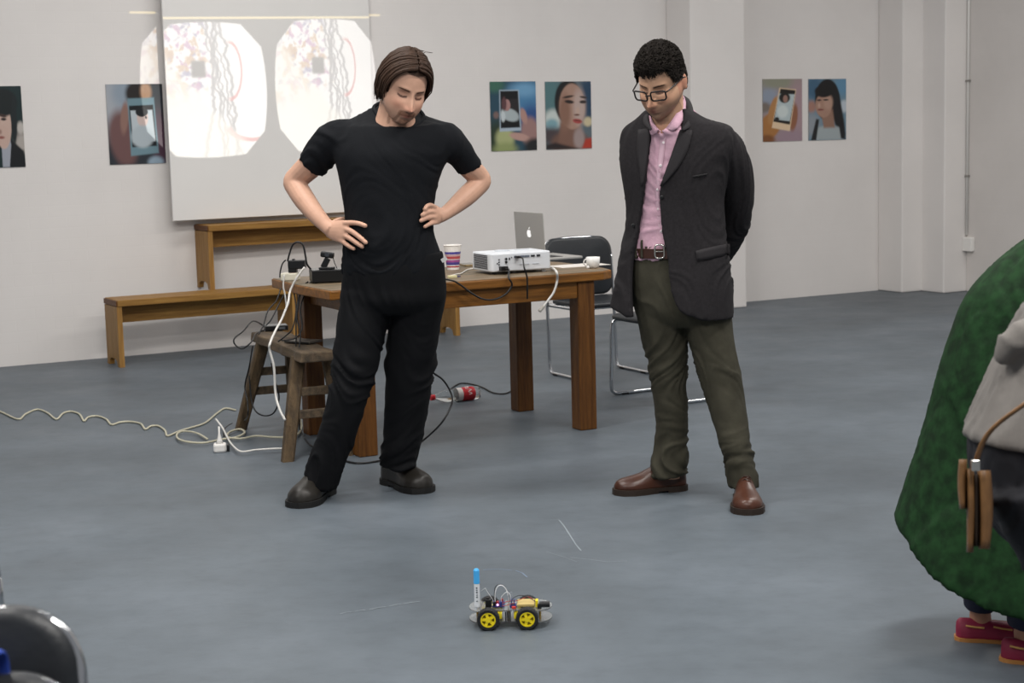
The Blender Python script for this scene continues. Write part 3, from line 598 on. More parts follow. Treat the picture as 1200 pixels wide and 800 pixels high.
# ---- devices on the stool
SM_ = MW['rustic_stool']; SI = lambda px, py, dz=.004: ground(px, py, sh+dz)
rp = SI(311, 388); t = thing('network_router', 'flat black router lying on the weathered stool', 'router', M=place(rp, R_(14)))
mk('case', MB().box(0, .115, 0, .09, 0, .024), M_BLK, t, bevel=.003); mk('top_plate', MB().box(.004, .111, .004, .086, .024, .0252), mat('grey_steel', '77797a', .35, .5), t); mk('port', MB().box(.07, .1, -.001, .003, .006, .018), mat('port_grey', '5b5f62', .4), t)
ap_ = SI(336, 401); t = thing('adapter_plate', 'thin grey metal plate device on the stool in front of the router', 'device', M=place(ap_, R_(-30)))
mk('case', MB().box(0, .15, -.02, .08, 0, .011), mat('dull_grey_plate', '5d5852', .5, .3), t, bevel=.003); mk('edge_strip', MB().box(.004, .146, -.0215, -.019, .003, .008), M_BLK, t)
A_ = lambda Y: (lambda px, py: atY(px, py, Y))
a = A_(7.62)
cable('cable', [a(357, 313), a(348, 325), a(340, 341), atY(337.5, 355, 7.55), atY(330, 374, 7.5), atY(322.5, 388, 7.42), atY(316.5, 402, 7.3), atY(316, 410, 7.3), atY(321, 430, 7.3), atY(323, 462, 7.3), atY(328, 480, 7.25), atY(334, 492, 7.22)], .0058, M_CW, 'thick white cable falling from the power strip past the stool')
cable('cable', [a(333, 322), a(332, 335), a(334, 345), a(336, 360)], .004, M_CW, 'short white lead hanging from the front of the power strip')
hg = 'black cables hanging between table and stool'; hl_ = 'black cable hanging in the tangle between table corner and stool'
for pts in ([(329, 338), (324, 352), (314, 364), (309, 380), (303, 392)], [(333, 345), (326, 358), (318, 374), (312, 381)], [(361, 330), (353, 338), (350, 356), (347, 376), (347, 400), (345, 430), (347, 452)], [(358, 335), (350, 350), (348, 372), (352, 392), (350, 410)], [(364, 330), (357, 345), (352, 362), (354, 384), (346, 396), (330, 399)], [(344, 340), (347, 362), (343, 384), (334, 394), (326, 400)]):
    k = len(pts); cable('cable', [atY(px, py, lerp(7.66, 7.5, i/(k-1))) for i, (px, py) in enumerate(pts)], .0036, M_CB, hl_, group=hg)
cable('cable', [SI(312, 384), atY(297, 376, 7.85), atY(285, 388, 7.6), atY(275, 396, 7.55), atY(275, 403, 7.55), atY(284, 408.5, 7.55), atY(295, 400, 7.6), SI(300, 391), SI(312, 386)], .0036, M_CB, 'black cable looping off the far end of the stool')
cable('cable', [atY(296, 405, 7.7), atY(292, 430, 7.7), atY(287, 452, 7.75), atY(290, 470, 7.7), atY(290, 488, 7.7), ground(283, 494), ground(270, 497), ground(263, 503), ground(262, 512)], .0038, M_CB, 'black cable running down the stool leg to the white adapter on the floor')
cable('cable', [atY(292, 440, 7.72), atY(295, 470, 7.7), atY(301, 483, 7.65), atY(312, 487, 7.6), atY(322, 482, 7.55), atY(327, 465, 7.5), atY(322, 445, 7.5), atY(318, 425, 7.5)], .0038, M_CB, 'black cable sagging in a loop under the stool')
# ---- floor cords
def gc(pts, z=.006): return [ground(240*0+px/3.3333, 440+py/3.3333, z) for px, py in pts]
cord = [(-60, 128), (0, 140), (70, 170), (100, 150), (145, 132), (185, 145), (220, 170), (245, 148), (275, 140), (310, 150), (328, 177), (345, 162), (380, 158), (415, 170), (435, 191), (470, 182), (510, 180), (550, 188), (567, 209), (590, 197), (620, 197), (645, 215), (655, 235), (700, 217), (740, 205), (800, 185), (850, 145), (880, 128), (920, 135)]
cable('cable', gc(cord), .0055, M_CC, 'long wavy cream cord lying across the bare floor', per=5)
cord2 = [(810, 248), (770, 225), (720, 217), (692, 228), (698, 248), (740, 260), (800, 262), (860, 250), (925, 240), (956, 222), (935, 209), (895, 222), (890, 240), (940, 246), (1000, 236), (1060, 240), (1130, 241), (1165, 228), (1178, 200), (1172, 170)]
cable('cable', gc(cord2, .014), .0055, M_CC, 'cream cord coiled in a loop at the foot of the stool')
cable('cable', [ground(253, 491, .05)]+gc([(870, 205), (885, 235), (905, 268), (940, 296), (1000, 290), (1060, 286), (1110, 284)], .02), .005, M_CW, 'white cord ending under the near leg of the stool')
pl_ = ground(258, 529); t = thing('floor_socket', 'small white plug adapter lying on the floor beside the cord loop', 'adapter', M=place(pl_, R_(10)))
mk('body', MB().prism(rrect(.06, .06, .012), 0, .04), M_WHITEPL, t, bevel=.008); mk('strain_relief', MB().lathe([(.018, .04), (.012, .055), (.005, .085), (.004, .12)], 12), M_WHITEPL, t, smooth=True); mk('side_plug', MB().box(.031, .045, -.018, .018, .004, .032), M_BLK, t, bevel=.002)
cable('cable', [atY(470, 372, 7.9), atY(500, 428, 7.8), atY(519, 445, 7.7), atY(528.5, 461, 7.6), atY(529, 474, 7.5), atY(516, 497, 7.45), ground(489, 521, .01), ground(468, 531, .006), ground(447, 539, .006), ground(420, 542.5, .006), ground(400, 538, .006), ground(385, 528, .006)], .0045, M_CB, 'black cable curving down from under the table around its near leg')
cable('cable', [ground(p[0], p[1], .006) for p in ((610, 447), (603, 455), (592, 461), (578, 460), (566, 454), (553, 450), (540, 449), (530, 454), (521, 463), (510, 464), (497, 455), (490, 440))], .0045, M_CB, 'thin black cable lying on the floor behind the plastic bottle')
cable('cable', [atY(348, 480, 7.5), ground(352, 505, .01), ground(362, 520, .006), ground(372, 524, .006), ground(385, 520, .006)], .004, M_CB, 'black cable end on the floor behind the leg of the man in black')
# ================================================================ drink bottle
M_PET = mat('clear_plastic', (.93, .96, .96, 1), .06, trans=.92, ior=1.2); M_LAB = mat('red_label', 'b5202a', .4); M_LW = mat('white_print', 'e8e0dc', .5)
bA = ground(505, 474); bB = ground(556, 468); bd = (bB-bA).normalized(); bl_ = .30
BM = Matrix.Translation(bA+Vector((0, 0, .038))) @ bd.to_track_quat('Z', 'Y').to_matrix().to_4x4()
t = thing('plastic_bottle', 'clear plastic drink bottle with red cap and red label lying on the floor', 'bottle', M=Matrix.Translation(bA))
bw = lambda mb: [BM @ Vector(p) for p in mb]
mk('bottle_shell', MB().lathe([(.012, .02), (.014, .03), (.02, .045), (.032, .075), (.036, .11), (.032, .14), (.035, .15), (.036, .2), (.032, .215), (.036, .23), (.037, .27), (.033, .295), (.02, .3)], 28, BM), M_PET, t, world=True, smooth=True)
mk('cap', MB().lathe([(.015, 0), (.016, .003), (.016, .022), (.014, .024)], 20, BM), mat('red_cap', 'c01f2a', .4), t, world=True)
lb = mk('label', MB().lathe([(.0368, .185), (.0372, .19), (.0372, .255), (.0368, .26)], 28, BM, False, False), M_LAB, t, world=True, smooth=True)
sc_ = []
for k in range(60):
    u_ = k/59; a_ = R_(60)+u_*R_(120); z_ = .222+.012*math.sin(u_*22)+.006*math.sin(u_*9+1); sc_.append(BM @ Vector((.0376*math.cos(a_), .0376*math.sin(a_), z_)))
mk('script', MB().tube(sc_, .0018, 5), M_LW, lb, world=True)
mk('white_band', MB().lathe([(.0365, .155), (.037, .158), (.037, .184), (.0365, .186)], 28, BM, False, False), mat('pale_label', 'c9c4c0', .5), t, world=True, smooth=True)
# ================================================================ chairs
M_CH = mat('chrome', 'c9cbce', .12, 1.0); M_LEA = mat('black_leatherette', '222529', .42, var=.15, vscale=20, bump=.05)
def chair(label, M, group):
    t = thing('visitor_chair', label, 'chair', M=M, group=group)
    for sx in (-1, 1):
        X = sx*.235
        P = spline([(X, .24, .705), (X, .215, .46), (X, .2, .2), (X, .195, .06), (X, .18, .02), (X, .14, .011), (X, 0, .011), (X, -.15, .011), (X, -.19, .02), (X, -.205, .06), (X, -.2, .25), (X, -.195, .385), (X, -.175, .415), (X, -.14, .42), (X, .0, .42), (X, .2, .42)], 4)
        mk('side_frame', MB().tube(P, .0105, 8), M_CH, t, smooth=True)
        for y in (-.12, .12): mk('glide', MB().box(X-.013, X+.013, y-.02, y+.02, 0, .012), M_BLK, t)
    P = spline([(-.235, .24, .70), (-.232, .247, .74), (-.214, .253, .776), (-.18, .256, .797), (-.1, .258, .808), (0, .258, .81), (.1, .258, .808), (.18, .256, .797), (.214, .253, .776), (.232, .247, .74), (.235, .24, .70)], 4)
    mk('back_frame', MB().tube(P, .0105, 8), M_CH, t, smooth=True)
    for y in (-.14, .17): mk('cross_bar', MB().tube([(-.235, y, .418), (.235, y, .418)], .007, 8), M_CH, t, smooth=True)
    out_ = rrect(.45, .43, .06, 6)
    mk('seat', MB().loft([[(x*.94, y*.94-.01, .427) for x, y in out_], [(x, y-.01, .434) for x, y in out_], [(x, y-.01, .449) for x, y in out_], [(x*.93, y*.93-.01, .46) for x, y in out_], [(x*.6, y*.6-.01, .462) for x, y in out_]]), M_LEA, t, smooth=True)
    bo = rrect(.484, .364, .085, 9); rows = []
    for sc2, dy in ((.89, -.017), (.97, -.009), (.97, .006), (.91, .014)):
        rows.append([(x*sc2, float(np.interp(.6365+z*sc2, [.2, .46, .72, .81], [.2, .215, .24, .258]))+dy, .6365+z*sc2) for x, z in bo])
    mk('backrest', MB().loft(rows), M_LEA, t, smooth=True, bevel=0)
    return t
cg = 'black and chrome visitor chairs'
ca = Vector((.43, 9.87, 0))+NI*.2; chair('black chrome framed chair facing the back edge of the wooden table', place(ca, PHI), cg)
chair('black chrome framed chair side on, behind the man in the jacket', place(Vector((.885, 8.80, 0))-D*.06, R_(-62)), cg)
# ================================================================ chairs in the foreground
fx = -.765; 
def fch(lbl, x, y, z, rz): return chair(lbl, Matrix.Translation((0, 0, z)) @ place((x, y, 0), rz), cg)
fch('black chrome framed chair under another one, blue cloth on its back', fx+.022, 1.655, 0, R_(6))
fch('black chrome framed chair stacked on top of another one', fx-.008, 1.755, .055, R_(6))
fch('black chrome framed chair standing alone beside the stacked pair', -1.151, 3.03, 0, R_(180))
# blue cloth over the chair back
cl = []
zt = .838; yb = 1.90
for i in range(26):
    x = lerp(-1.0, -.622, i/25); row = []; ybb = yb-.03+(x+.8)*math.tan(R_(6))
    for k in range(17):
        u_ = k/16; a_ = (u_-.5)*2; wv = .012*math.sin(i*.9+a_*2)+.006*math.sin(i*2.1)
        if abs(a_) < .25: y = ybb+.04*math.sin(a_/.25*math.pi/2); z = zt+.012*math.cos(a_/.25*math.pi/2)+wv
        else: y = ybb+math.copysign(.04+.01*(abs(a_)-.25)+wv*.3, a_); z = zt-(abs(a_)-.25)*.3+wv
        row.append((x, y, z))
    cl.append(row)
cb = MB(); cb.loft(cl, False, False, closed=False)
single('blue_jacket', cb, mat('royal_blue_cloth', '1f3f9c', .7, var=.2, vscale=15), 'royal blue garment draped over the foreground chair back', 'garment', (-.8, yb, .5), smooth=True, solid=.006, sub=1)
# ================================================================ robot car
M_TY = mat('tyre_rubber', '17181a', .7, bump=.2, bscale=200); M_YE = mat('yellow_plastic', 'e6d21c', .4); M_AC = mat('clear_acrylic', (.93, .95, .95, 1), .05, trans=.93, ior=1.3)
cn = (ground(573, 737)+ground(619, 737))/2; t = car = thing('robot_car', 'small clear acrylic robot car with yellow wheels on the bare floor', 'robot', M=place((cn.x, cn.y+.06, 0), R_(-1.5)))
def plate(z, dy=0):
    pts = []
    for k in range(17): a = R_(-90+180*k/16); pts.append((.085+.047*math.cos(a), .062*math.sin(a)))
    pts += [(.03, .05), (-.03, .05)]
    for k in range(17): a = R_(90+180*k/16); pts.append((-.07+.047*math.cos(a), .062*math.sin(a)))
    pts += [(-.03, -.05), (.03, -.05)]
    return mk('acrylic_plate', MB().prism(pts, z, z+.003), M_AC, t, bevel=.0006)
plate(.018); plate(.052)
rw = .0325
for X in (-.0575, .0575):
    for sy in (-1, 1):
        WMx = Matrix.Translation((X, sy*.062, rw)) @ Matrix.Rotation(R_(90), 4, 'X')
        wh = mk('wheel', MB().lathe([(.0225, -.012), (.0225, .012), (.0185, .012), (.0185, -.012)], 28, WMx, False, False).add(*MB().lathe([(.0225, -.012), (.0185, -.012)], 28, WMx, False, False).arr()).add(*MB().lathe([(.0185, -.006), (.0185, -.004)], 28, WMx).arr()), M_YE, t)
        spk_ = MB()
        for k in range(5):
            a = 2*math.pi*k/5+.3+X; spk_.box(-.0042, .0042, .005, .0205, .0, .0105, WMx @ Matrix.Rotation(a, 4, 'Z')).box(-.0042, .0042, .005, .0205, -.0105, 0, WMx @ Matrix.Rotation(a, 4, 'Z'))
        spk_.lathe([(.008, -.0125), (.008, .0125)], 16, WMx)
        mk('spokes', spk_, M_YE, wh)
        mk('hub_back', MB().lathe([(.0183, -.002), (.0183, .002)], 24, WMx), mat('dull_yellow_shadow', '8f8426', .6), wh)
        tr = []
        prof = [(.0225, -.013), (.030, -.0135), (.0325, -.010), (.0325, .010), (.030, .0135), (.0225, .013)]
        ty = mk('tyre', MB().lathe(prof, 40, WMx, False, False), M_TY, wh, smooth=False)
        tread = MB()
        for k in range(26):
            tread.box(-.0016, .0016, .0322, .0333, -.0105, .0105, WMx @ Matrix.Rotation(2*math.pi*k/26, 4, 'Z'))
        mk('tread', tread, M_TY, wh)
        mk('gear_motor', MB().box(X-.011, X+.011, min(sy*.022, sy*.046), max(sy*.022, sy*.046), .0225, .047).box(X-.04 if X > 0 else X+.011, X-.011 if X > 0 else X+.04, min(sy*.025, sy*.044), max(sy*.025, sy*.044), .026, .044), M_YE, t, bevel=.002)
M_BR = mat('brass', 'b08d3c', .3, .9); M_PCB = mat('blue_circuit_board', '26306e', .4); M_PCR = mat('red_circuit_board', '8c2a26', .4); M_TAN = mat('tan_board', 'b9a56a', .5)
for x, y in ((-.09, -.035), (-.09, .035), (.095, -.035), (.095, .035), (0, -.04), (0, .04)): mk('spacer', MB().lathe([(.003, .021), (.003, .052)], 8, Matrix.Translation((x, y, 0))), M_BR, t)
mk('servo', MB().box(-.066, -.048, -.035, -.018, .055, .083), M_BLK, t, bevel=.0015); mk('servo_horn', MB().lathe([(.005, .083), (.005, .087)], 10, Matrix.Translation((-.06, -.027, 0))), M_BLK, t)
mk('controller_board', MB().box(-.046, -.01, -.03, .03, .058, .0605), M_PCB, t)
for x, y, c in ((-.04, -.025, M_BLK), (-.03, -.02, M_PCR), (-.02, -.026, M_PCB), (-.035, .0, M_BLK), (-.018, .005, M_PCR)): mk('chip', MB().box(x-.004, x+.004, y-.004, y+.004, .0605, .074), c, t, bevel=.001)
mled = mat('violet_led', 'd49be6', .3); mled.node_tree.nodes['Principled BSDF'].inputs['Emission Color'].default_value = (.85, .45, 1, 1); mled.node_tree.nodes['Principled BSDF'].inputs['Emission Strength'].default_value = 2.2
mk('led', MB().ball((-.03, -.032, .066), .0032, 6), mled, t)
mk('motor_driver', MB().box(.006, .026, -.03, -.005, .056, .062).box(.01, .013, -.028, -.008, .062, .08).box(.018, .021, -.028, -.008, .062, .078), M_PCB, t); mk('terminal', MB().box(.012, .024, -.041, -.033, .055, .062), mat('red_terminal', 'c23a2c', .4), t, bevel=.001)
mk('battery_board', MB().box(.028, .08, -.028, .028, .057, .066), M_TAN, t, bevel=.002); mk('battery_clip', MB().box(.082, .09, -.026, -.005, .055, .075), M_YE, t, bevel=.001)
mk('distance_sensor', MB().lathe([(.0085, 0), (.009, .003), (.009, .03), (.0085, .033)], 18, Matrix.Translation((.092, -.035, .066)) @ Matrix.Rotation(R_(90), 4, 'Y')), M_BLK, t); mk('sensor_mount', MB().box(.088, .1, -.044, -.026, .055, .066), M_BLK, t)
for x in (-.006, .0, .007): mk('pin_header', MB().box(x-.002, x+.002, -.052, -.046, .02, .05), M_DK, t)
def wire(pts, m, r=.0011): mk('wire', MB().tube(spline(pts, 6), r, 5), m, t, smooth=True)
mwg = mat('grey_wire', '8f959b', .5); mww = mat('white_wire', 'd8dadc', .5); mwr = mat('red_wire', '9c3028', .5); mwk = mat('black_wire', '16171a', .5)
wire([(-.038, 0, .06), (-.04, 0, .09), (-.036, 0, .112), (-.022, 0, .119), (-.008, 0, .112), (0, -.005, .095), (.006, -.012, .068)], mwk)
wire([(-.038, -.004, .062), (-.037, -.004, .094), (-.028, -.004, .115), (-.014, -.004, .116), (-.002, -.006, .1), (.004, -.012, .066)], mww, .0015)
wire([(-.015, -.01, .06), (-.02, -.01, .078), (-.014, -.01, .09), (-.002, -.01, .098), (.008, -.012, .09), (.01, -.012, .072)], mww)
wire([(-.02, -.02, .06), (-.01, -.022, .07), (.005, -.022, .074), (.03, -.01, .072), (.06, 0, .08), (.08, -.01, .068)], mwr)
wire([(-.03, -.026, .062), (-.012, -.03, .062), (.004, -.03, .066), (.02, -.028, .07)], mwr); wire([(.01, -.02, .07), (.02, -.01, .082), (.045, 0, .084), (.082, -.015, .07)], mwk)
wire([(-.066, -.01, .112), (-.058, -.008, .096), (-.046, -.006, .076), (-.042, -.006, .06)], mww, .0008); wire([(-.08, 0, .1), (-.066, -.01, .112)], mww, .0007)
wire([(.004, -.012, .064), (.001, -.01, .085), (.012, -.008, .098), (.012, -.01, .075)], mwg)
MMk = MW[car.name] @ Matrix.Translation((-.091, -.012, .0552))
t = thing('marker_pen', 'white marker pen with light blue cap standing on the robot car', 'marker', M=MMk)
mk('barrel', MB().lathe([(.0075, 0), (.0085, .002), (.0085, .075), (.0083, .078)], 20), mat('white_barrel', 'dfe3e8', .35), t); mk('pen_cap', MB().lathe([(.009, .072), (.0092, .074), (.0088, .112), (.006, .1165)], 20), mat('sky_blue_cap', '49aef0', .35), t)
for k, (zz, hh) in enumerate(((.018, .003), (.03, .004), (.037, .003), (.044, .005), (.052, .003), (.058, .004))): mk('print_mark', MB().box(-.0022, .0022, -.0089, -.0083, zz, zz+hh), mat('marker_print', '333c46', .5), t)
# ================================================================ marks drawn on the floor
M_CHK = mat('chalk_line', '878f95', .8)
def strip(pts, w_, z=.0012, m=M_CHK):
    P = [ground(p[0], p[1], z) for p in pts]; rows = []
    for i, p in enumerate(P):
        q = (P[min(i+1, len(P)-1)]-P[max(i-1, 0)]).normalized(); sdn = Vector((-q.y, q.x, 0)); ww = w_*(.6+.4*random.random()); rows.append([p-sdn*ww, p+sdn*ww])
    mk('drawn_line', MB().loft(rows, False, False, closed=False), m, floor, world=True)
strip([(655, 609), (661, 616), (668, 627), (675, 638), (681, 645)], .0028); strip([(645, 609), (655, 608.5)], .002)
for x0, x1, y0, y1 in ((398, 412, 719, 716.5), (416, 428, 716, 714.5), (433, 452, 714, 710.5), (456, 470, 710, 707.5), (473, 492, 707, 704.5)): strip([(x0, y0), ((x0+x1)/2, (y0+y1)/2-.4), (x1, y1)], .0024)
strip([(566, 667.5), (585, 666.5), (600, 668)], .002, m=mat('blue_line', '7c8da3', .8)); strip([(604, 668), (612, 671), (618, 676)], .002, m=mat('blue_line', '8fa3bd'))
strip([(668, 653), (690, 655), (712, 658), (735, 657)], .002); strip([(640, 646), (660, 652), (676, 658)], .0016)
# ================================================================ people: tools
def rot_head(yaw, pitch, roll):
    return Matrix.Rotation(R_(yaw), 4, 'Z') @ Matrix.Rotation(R_(pitch), 4, 'X') @ Matrix.Rotation(R_(roll), 4, 'Y')
def G(x, s): return np.exp(-(x/s)**2)
def head_mesh(k=1.0, nose=1.0, nu=130, nv=100):
    th = np.linspace(0, 2*np.pi, nu, endpoint=False); ph = np.linspace(-np.pi/2+.03, np.pi/2-.03, nv)
    T, P = np.meshgrid(th, ph); x = np.sin(T)*np.cos(P); y = -np.cos(T)*np.cos(P); z = np.sin(P)
    X = .077*x; Y = np.where(y < 0, .094*y, .106*y); Z = np.where(z > 0, .122*z, .125*z)
    s = np.clip(-Z/.125, 0, 1); X = X*(1-.26*s**2+.10*np.sin(np.pi*s)); Y = Y-.05*s**2.2+np.where(y < 0, -.018*np.sin(np.pi*s), .0)
    fw = sstep(.0, -.05, Y); A = np.abs(X); d = np.zeros_like(X)
    hz = np.interp(Z, [-.055, -.047, -.037, -.015, .008, .02], [0, .014, .025, .016, .006, 0]); sg = np.interp(Z, [-.05, -.035, .01], [.012, .0115, .008])
    d += 1.25*nose*hz*G(X, sg)+.009*G(A-.0145, .006)*G(Z+.041, .008)
    d += .006*G(Z-.021, .009)*G(A-.03, .024)-.016*G(Z-.002, .014)*G(A-.030, .016)+.0075*G(Z+.001, .0085)*G(A-.032, .012)
    d += .004*G(A-.046, .018)*G(Z+.03, .018)
    d += .007*G(Z+.067, .012)*G(X, .022)-.005*G(Z+.067, .0025)*G(X, .024)-.005*G(Z+.083, .006)*G(X, .02)+.009*G(Z+.107, .014)*G(X, .021)
    Y = Y-d*fw
    V = np.stack([X, Y, Z], -1).reshape(-1, 3)*k; F = []
    for i in range(nv-1):
        for j in range(nu): a = i*nu+j; b = i*nu+(j+1) % nu; F.append((a, b, b+nu, a+nu))
    F.append(tuple(range(nu-1, -1, -1))); F.append(tuple((nv-1)*nu+j for j in range(nu)))
    mb = MB().add(V, F)
    for sx in (-1, 1):
        em_ = Matrix.Rotation(R_(sx*-18), 4, 'Z') @ Matrix.Rotation(R_(-10), 4, 'X')
        mb.ball((sx*.079*k, .014*k, -.014*k), (.010*k, .019*k, .032*k), 10, em_); mb.ball((sx*.081*k, .016*k, -.036*k), (.007*k, .010*k, .012*k), 8, em_)
    return mb
def xf(V, M): A_m = np.array(M); return V @ A_m[:3, :3].T+A_m[:3, 3]
def head_at(px, py, Y, yaw, pitch, roll, k):
    R3 = rot_head(yaw, pitch, roll); P = atY(px, py, Y); return Matrix.Translation(P-(R3 @ Vector((0, -.09*k, 0)))) @ R3
def paint_face(V, HM, k, skin, lips, brow, beard=None, stubble=None, seed=1):
    L = xf(V, HM.inverted())/k; X, Y, Z = L.T; A = np.abs(X); C = np.ones((len(V), 3))*lin(skin)
    inh = (np.abs(Z) < .14) & (np.abs(X) < .1) & (np.abs(Y) < .16); fr = inh & (Y < -.03)
    def mixin(m, col, mask=fr): m = np.clip(m, 0, 1)*mask; C[:] = C*(1-m[:, None])+lin(col)*m[:, None]
    mixin(.45*G(X, .02)*G(Z+.038, .016)+.35*G(A-.045, .02)*G(Z+.035, .02), 'b9705c'); mixin(.5*(A > .074)*G(Z+.01, .05), 'b8705e', inh & (Y > -.03))
    mixin(.9*G(Z+.0635, .0045)*G(X, .021)+.9*G(Z+.0725, .0055)*G(X, .018), lips); mixin(.9*G(Z+.0675, .0016)*G(X, .023), '4a2a24')
    mixin(1.0*sstep(.0058, .002, np.abs(Z-(.021-.16*(A-.034)**2/.03))+.07*np.clip(A-.03, 0, 1))*sstep(.056, .046, A)*sstep(.009, .017, A), brow)
    mixin(.95*sstep(.0042, .0022, np.abs(Z+.0075-.30*(A-.032)**2/.02))*sstep(.0185, .0145, np.abs(A-.032)), '2a1a15'); mixin(.35*G(Z-.002, .014)*G(A-.032, .018), '8d5a47')
    mixin(.8*G(A-.0075, .003)*G(Z+.0495, .003), '5e332a')
    if beard:
        n = .75+.25*np.sin(X*900+Z*500)*np.sin(Z*1100)
        mixin(n*sstep(.014, .008, np.abs(Z+.056+.25*A))*sstep(.034, .026, A)*.9, beard)
        mixin(n*.95*sstep(.023, .015, A)*sstep(-.079, -.086, Z)*sstep(-.128, -.12, Z), beard, inh & (Y < -.045)); mixin(n*.7*sstep(.006, .003, np.abs(A-.029))*sstep(-.05, -.06, Z), beard)
    if stubble: mixin(.42*sstep(-.045, -.06, Z)*(1-G(X, .018)*G(Z+.067, .010))+.15*sstep(-.03, -.06, Z), stubble, inh & (Y < .0))
    return C
def limb(mb, keys, per=4, n=18):
    """keys: px, py, Y, width px, depth factor"""
    P = []; W_ = []
    K = spline(keys, per)
    for px, py, Y, w_, q in K: P.append(atY(px, py, Y)); W_.append((w_*pxm(Y)/2, q))
    rings = []
    for i, c in enumerate(P):
        t_ = (P[min(i+1, len(P)-1)]-P[max(i-1, 0)]).normalized(); u_ = t_.cross(FW).normalized(); v_ = t_.cross(u_).normalized(); r, q = W_[i]
        rings.append([c+u_*(r*math.cos(2*math.pi*j/n))+v_*(r*q*math.sin(2*math.pi*j/n)) for j in range(n)])
    return mb.loft(rings)
def hsec(mb, rows, per=4, n=32, k=1.0, pw=2.0, top=None):
    """level rows: xl, xr, y, Y, thickness m"""
    rings = []
    for xl, xr, y, Y, th in spline(rows, per):
        c = atY((xl+xr)/2, y, Y); rx = (xr-xl)/2*pxm(Y)*k; ry = th/2*k
        rings.append([(c.x+rx*math.copysign(abs(math.cos(a))**(2/pw), math.cos(a)), c.y+ry*math.copysign(abs(math.sin(a))**(2/pw), math.sin(a)), c.z) for a in (2*math.pi*j/n for j in range(n))])
    if top is not None:
        loop = np.array(spline([tuple(p) for p in top]+[tuple(top[0])], n//len(top)))[:n]; rings = [loop]+rings
    return mb.loft(rings)
def chainpx(mb, pts, rads, n=10, per=3):
    K = spline([tuple(atY(*p))+(r,) for p, r in zip(pts, rads)], per); c = K[:, :3]; r = K[:, 3]
    a = Vector(c[0]); mb.tube([Vector(p) for p in c], list(r), n); mb.ball(c[-1], float(r[-1])*1.02, 6); return mb
def hand(mb, wrist, d, nrm, L=.185, curl=.5, side=1, k=1.0):
    d = Vector(d).normalized(); nrm = (Vector(nrm)-d*Vector(nrm).dot(d)).normalized(); s_ = d.cross(nrm)*side; wrist = Vector(wrist); rings = []
    for f_, hw, ht in ((-.02, .026, .02), (.0, .027, .019), (.03, .036, .018), (.06, .042, .0165), (.09, .042, .014), (.1, .036, .011)):
        c = wrist+d*(f_*k); rings.append([c+s_*(hw*k*math.cos(a))+nrm*(ht*k*math.sin(a)) for a in (2*math.pi*j/16 for j in range(16))])
    mb.loft(rings)
    for off, ln in ((-.031, .062), (-.011, .075), (.0105, .08), (.031, .07)):
        p = wrist+d*(.09*k)+s_*(off*k); dd = d.copy(); pts = [p-d*.015*k, p]
        for q in (.45, .32, .23):
            dd = (dd*math.cos(curl)-nrm*math.sin(curl)).normalized(); nn = nrm; p = p+dd*(ln*q*k); pts.append(p)
        mb.tube(spline([tuple(x) for x in pts], 3), [float(v) for v in np.linspace(.0095, .0075, (len(pts)-1)*3+1)*k], 10); mb.ball(pts[-1], .0078*k, 6)
    p = wrist+d*(.02*k)+s_*(.026*k); q1 = p+d*(.03*k)+s_*(.022*k)-nrm*(.008*k); q2 = q1+d*(.03*k)+s_*(.01*k)-nrm*(.01*k); q3 = q2+d*(.022*k)-nrm*(.006*k)
    mb.tube(spline([tuple(x) for x in (p, q1, q2, q3)], 3), [float(v) for v in np.linspace(.014, .008, 10)*k], 10); mb.ball(q3, .0082*k, 6)
    return mb
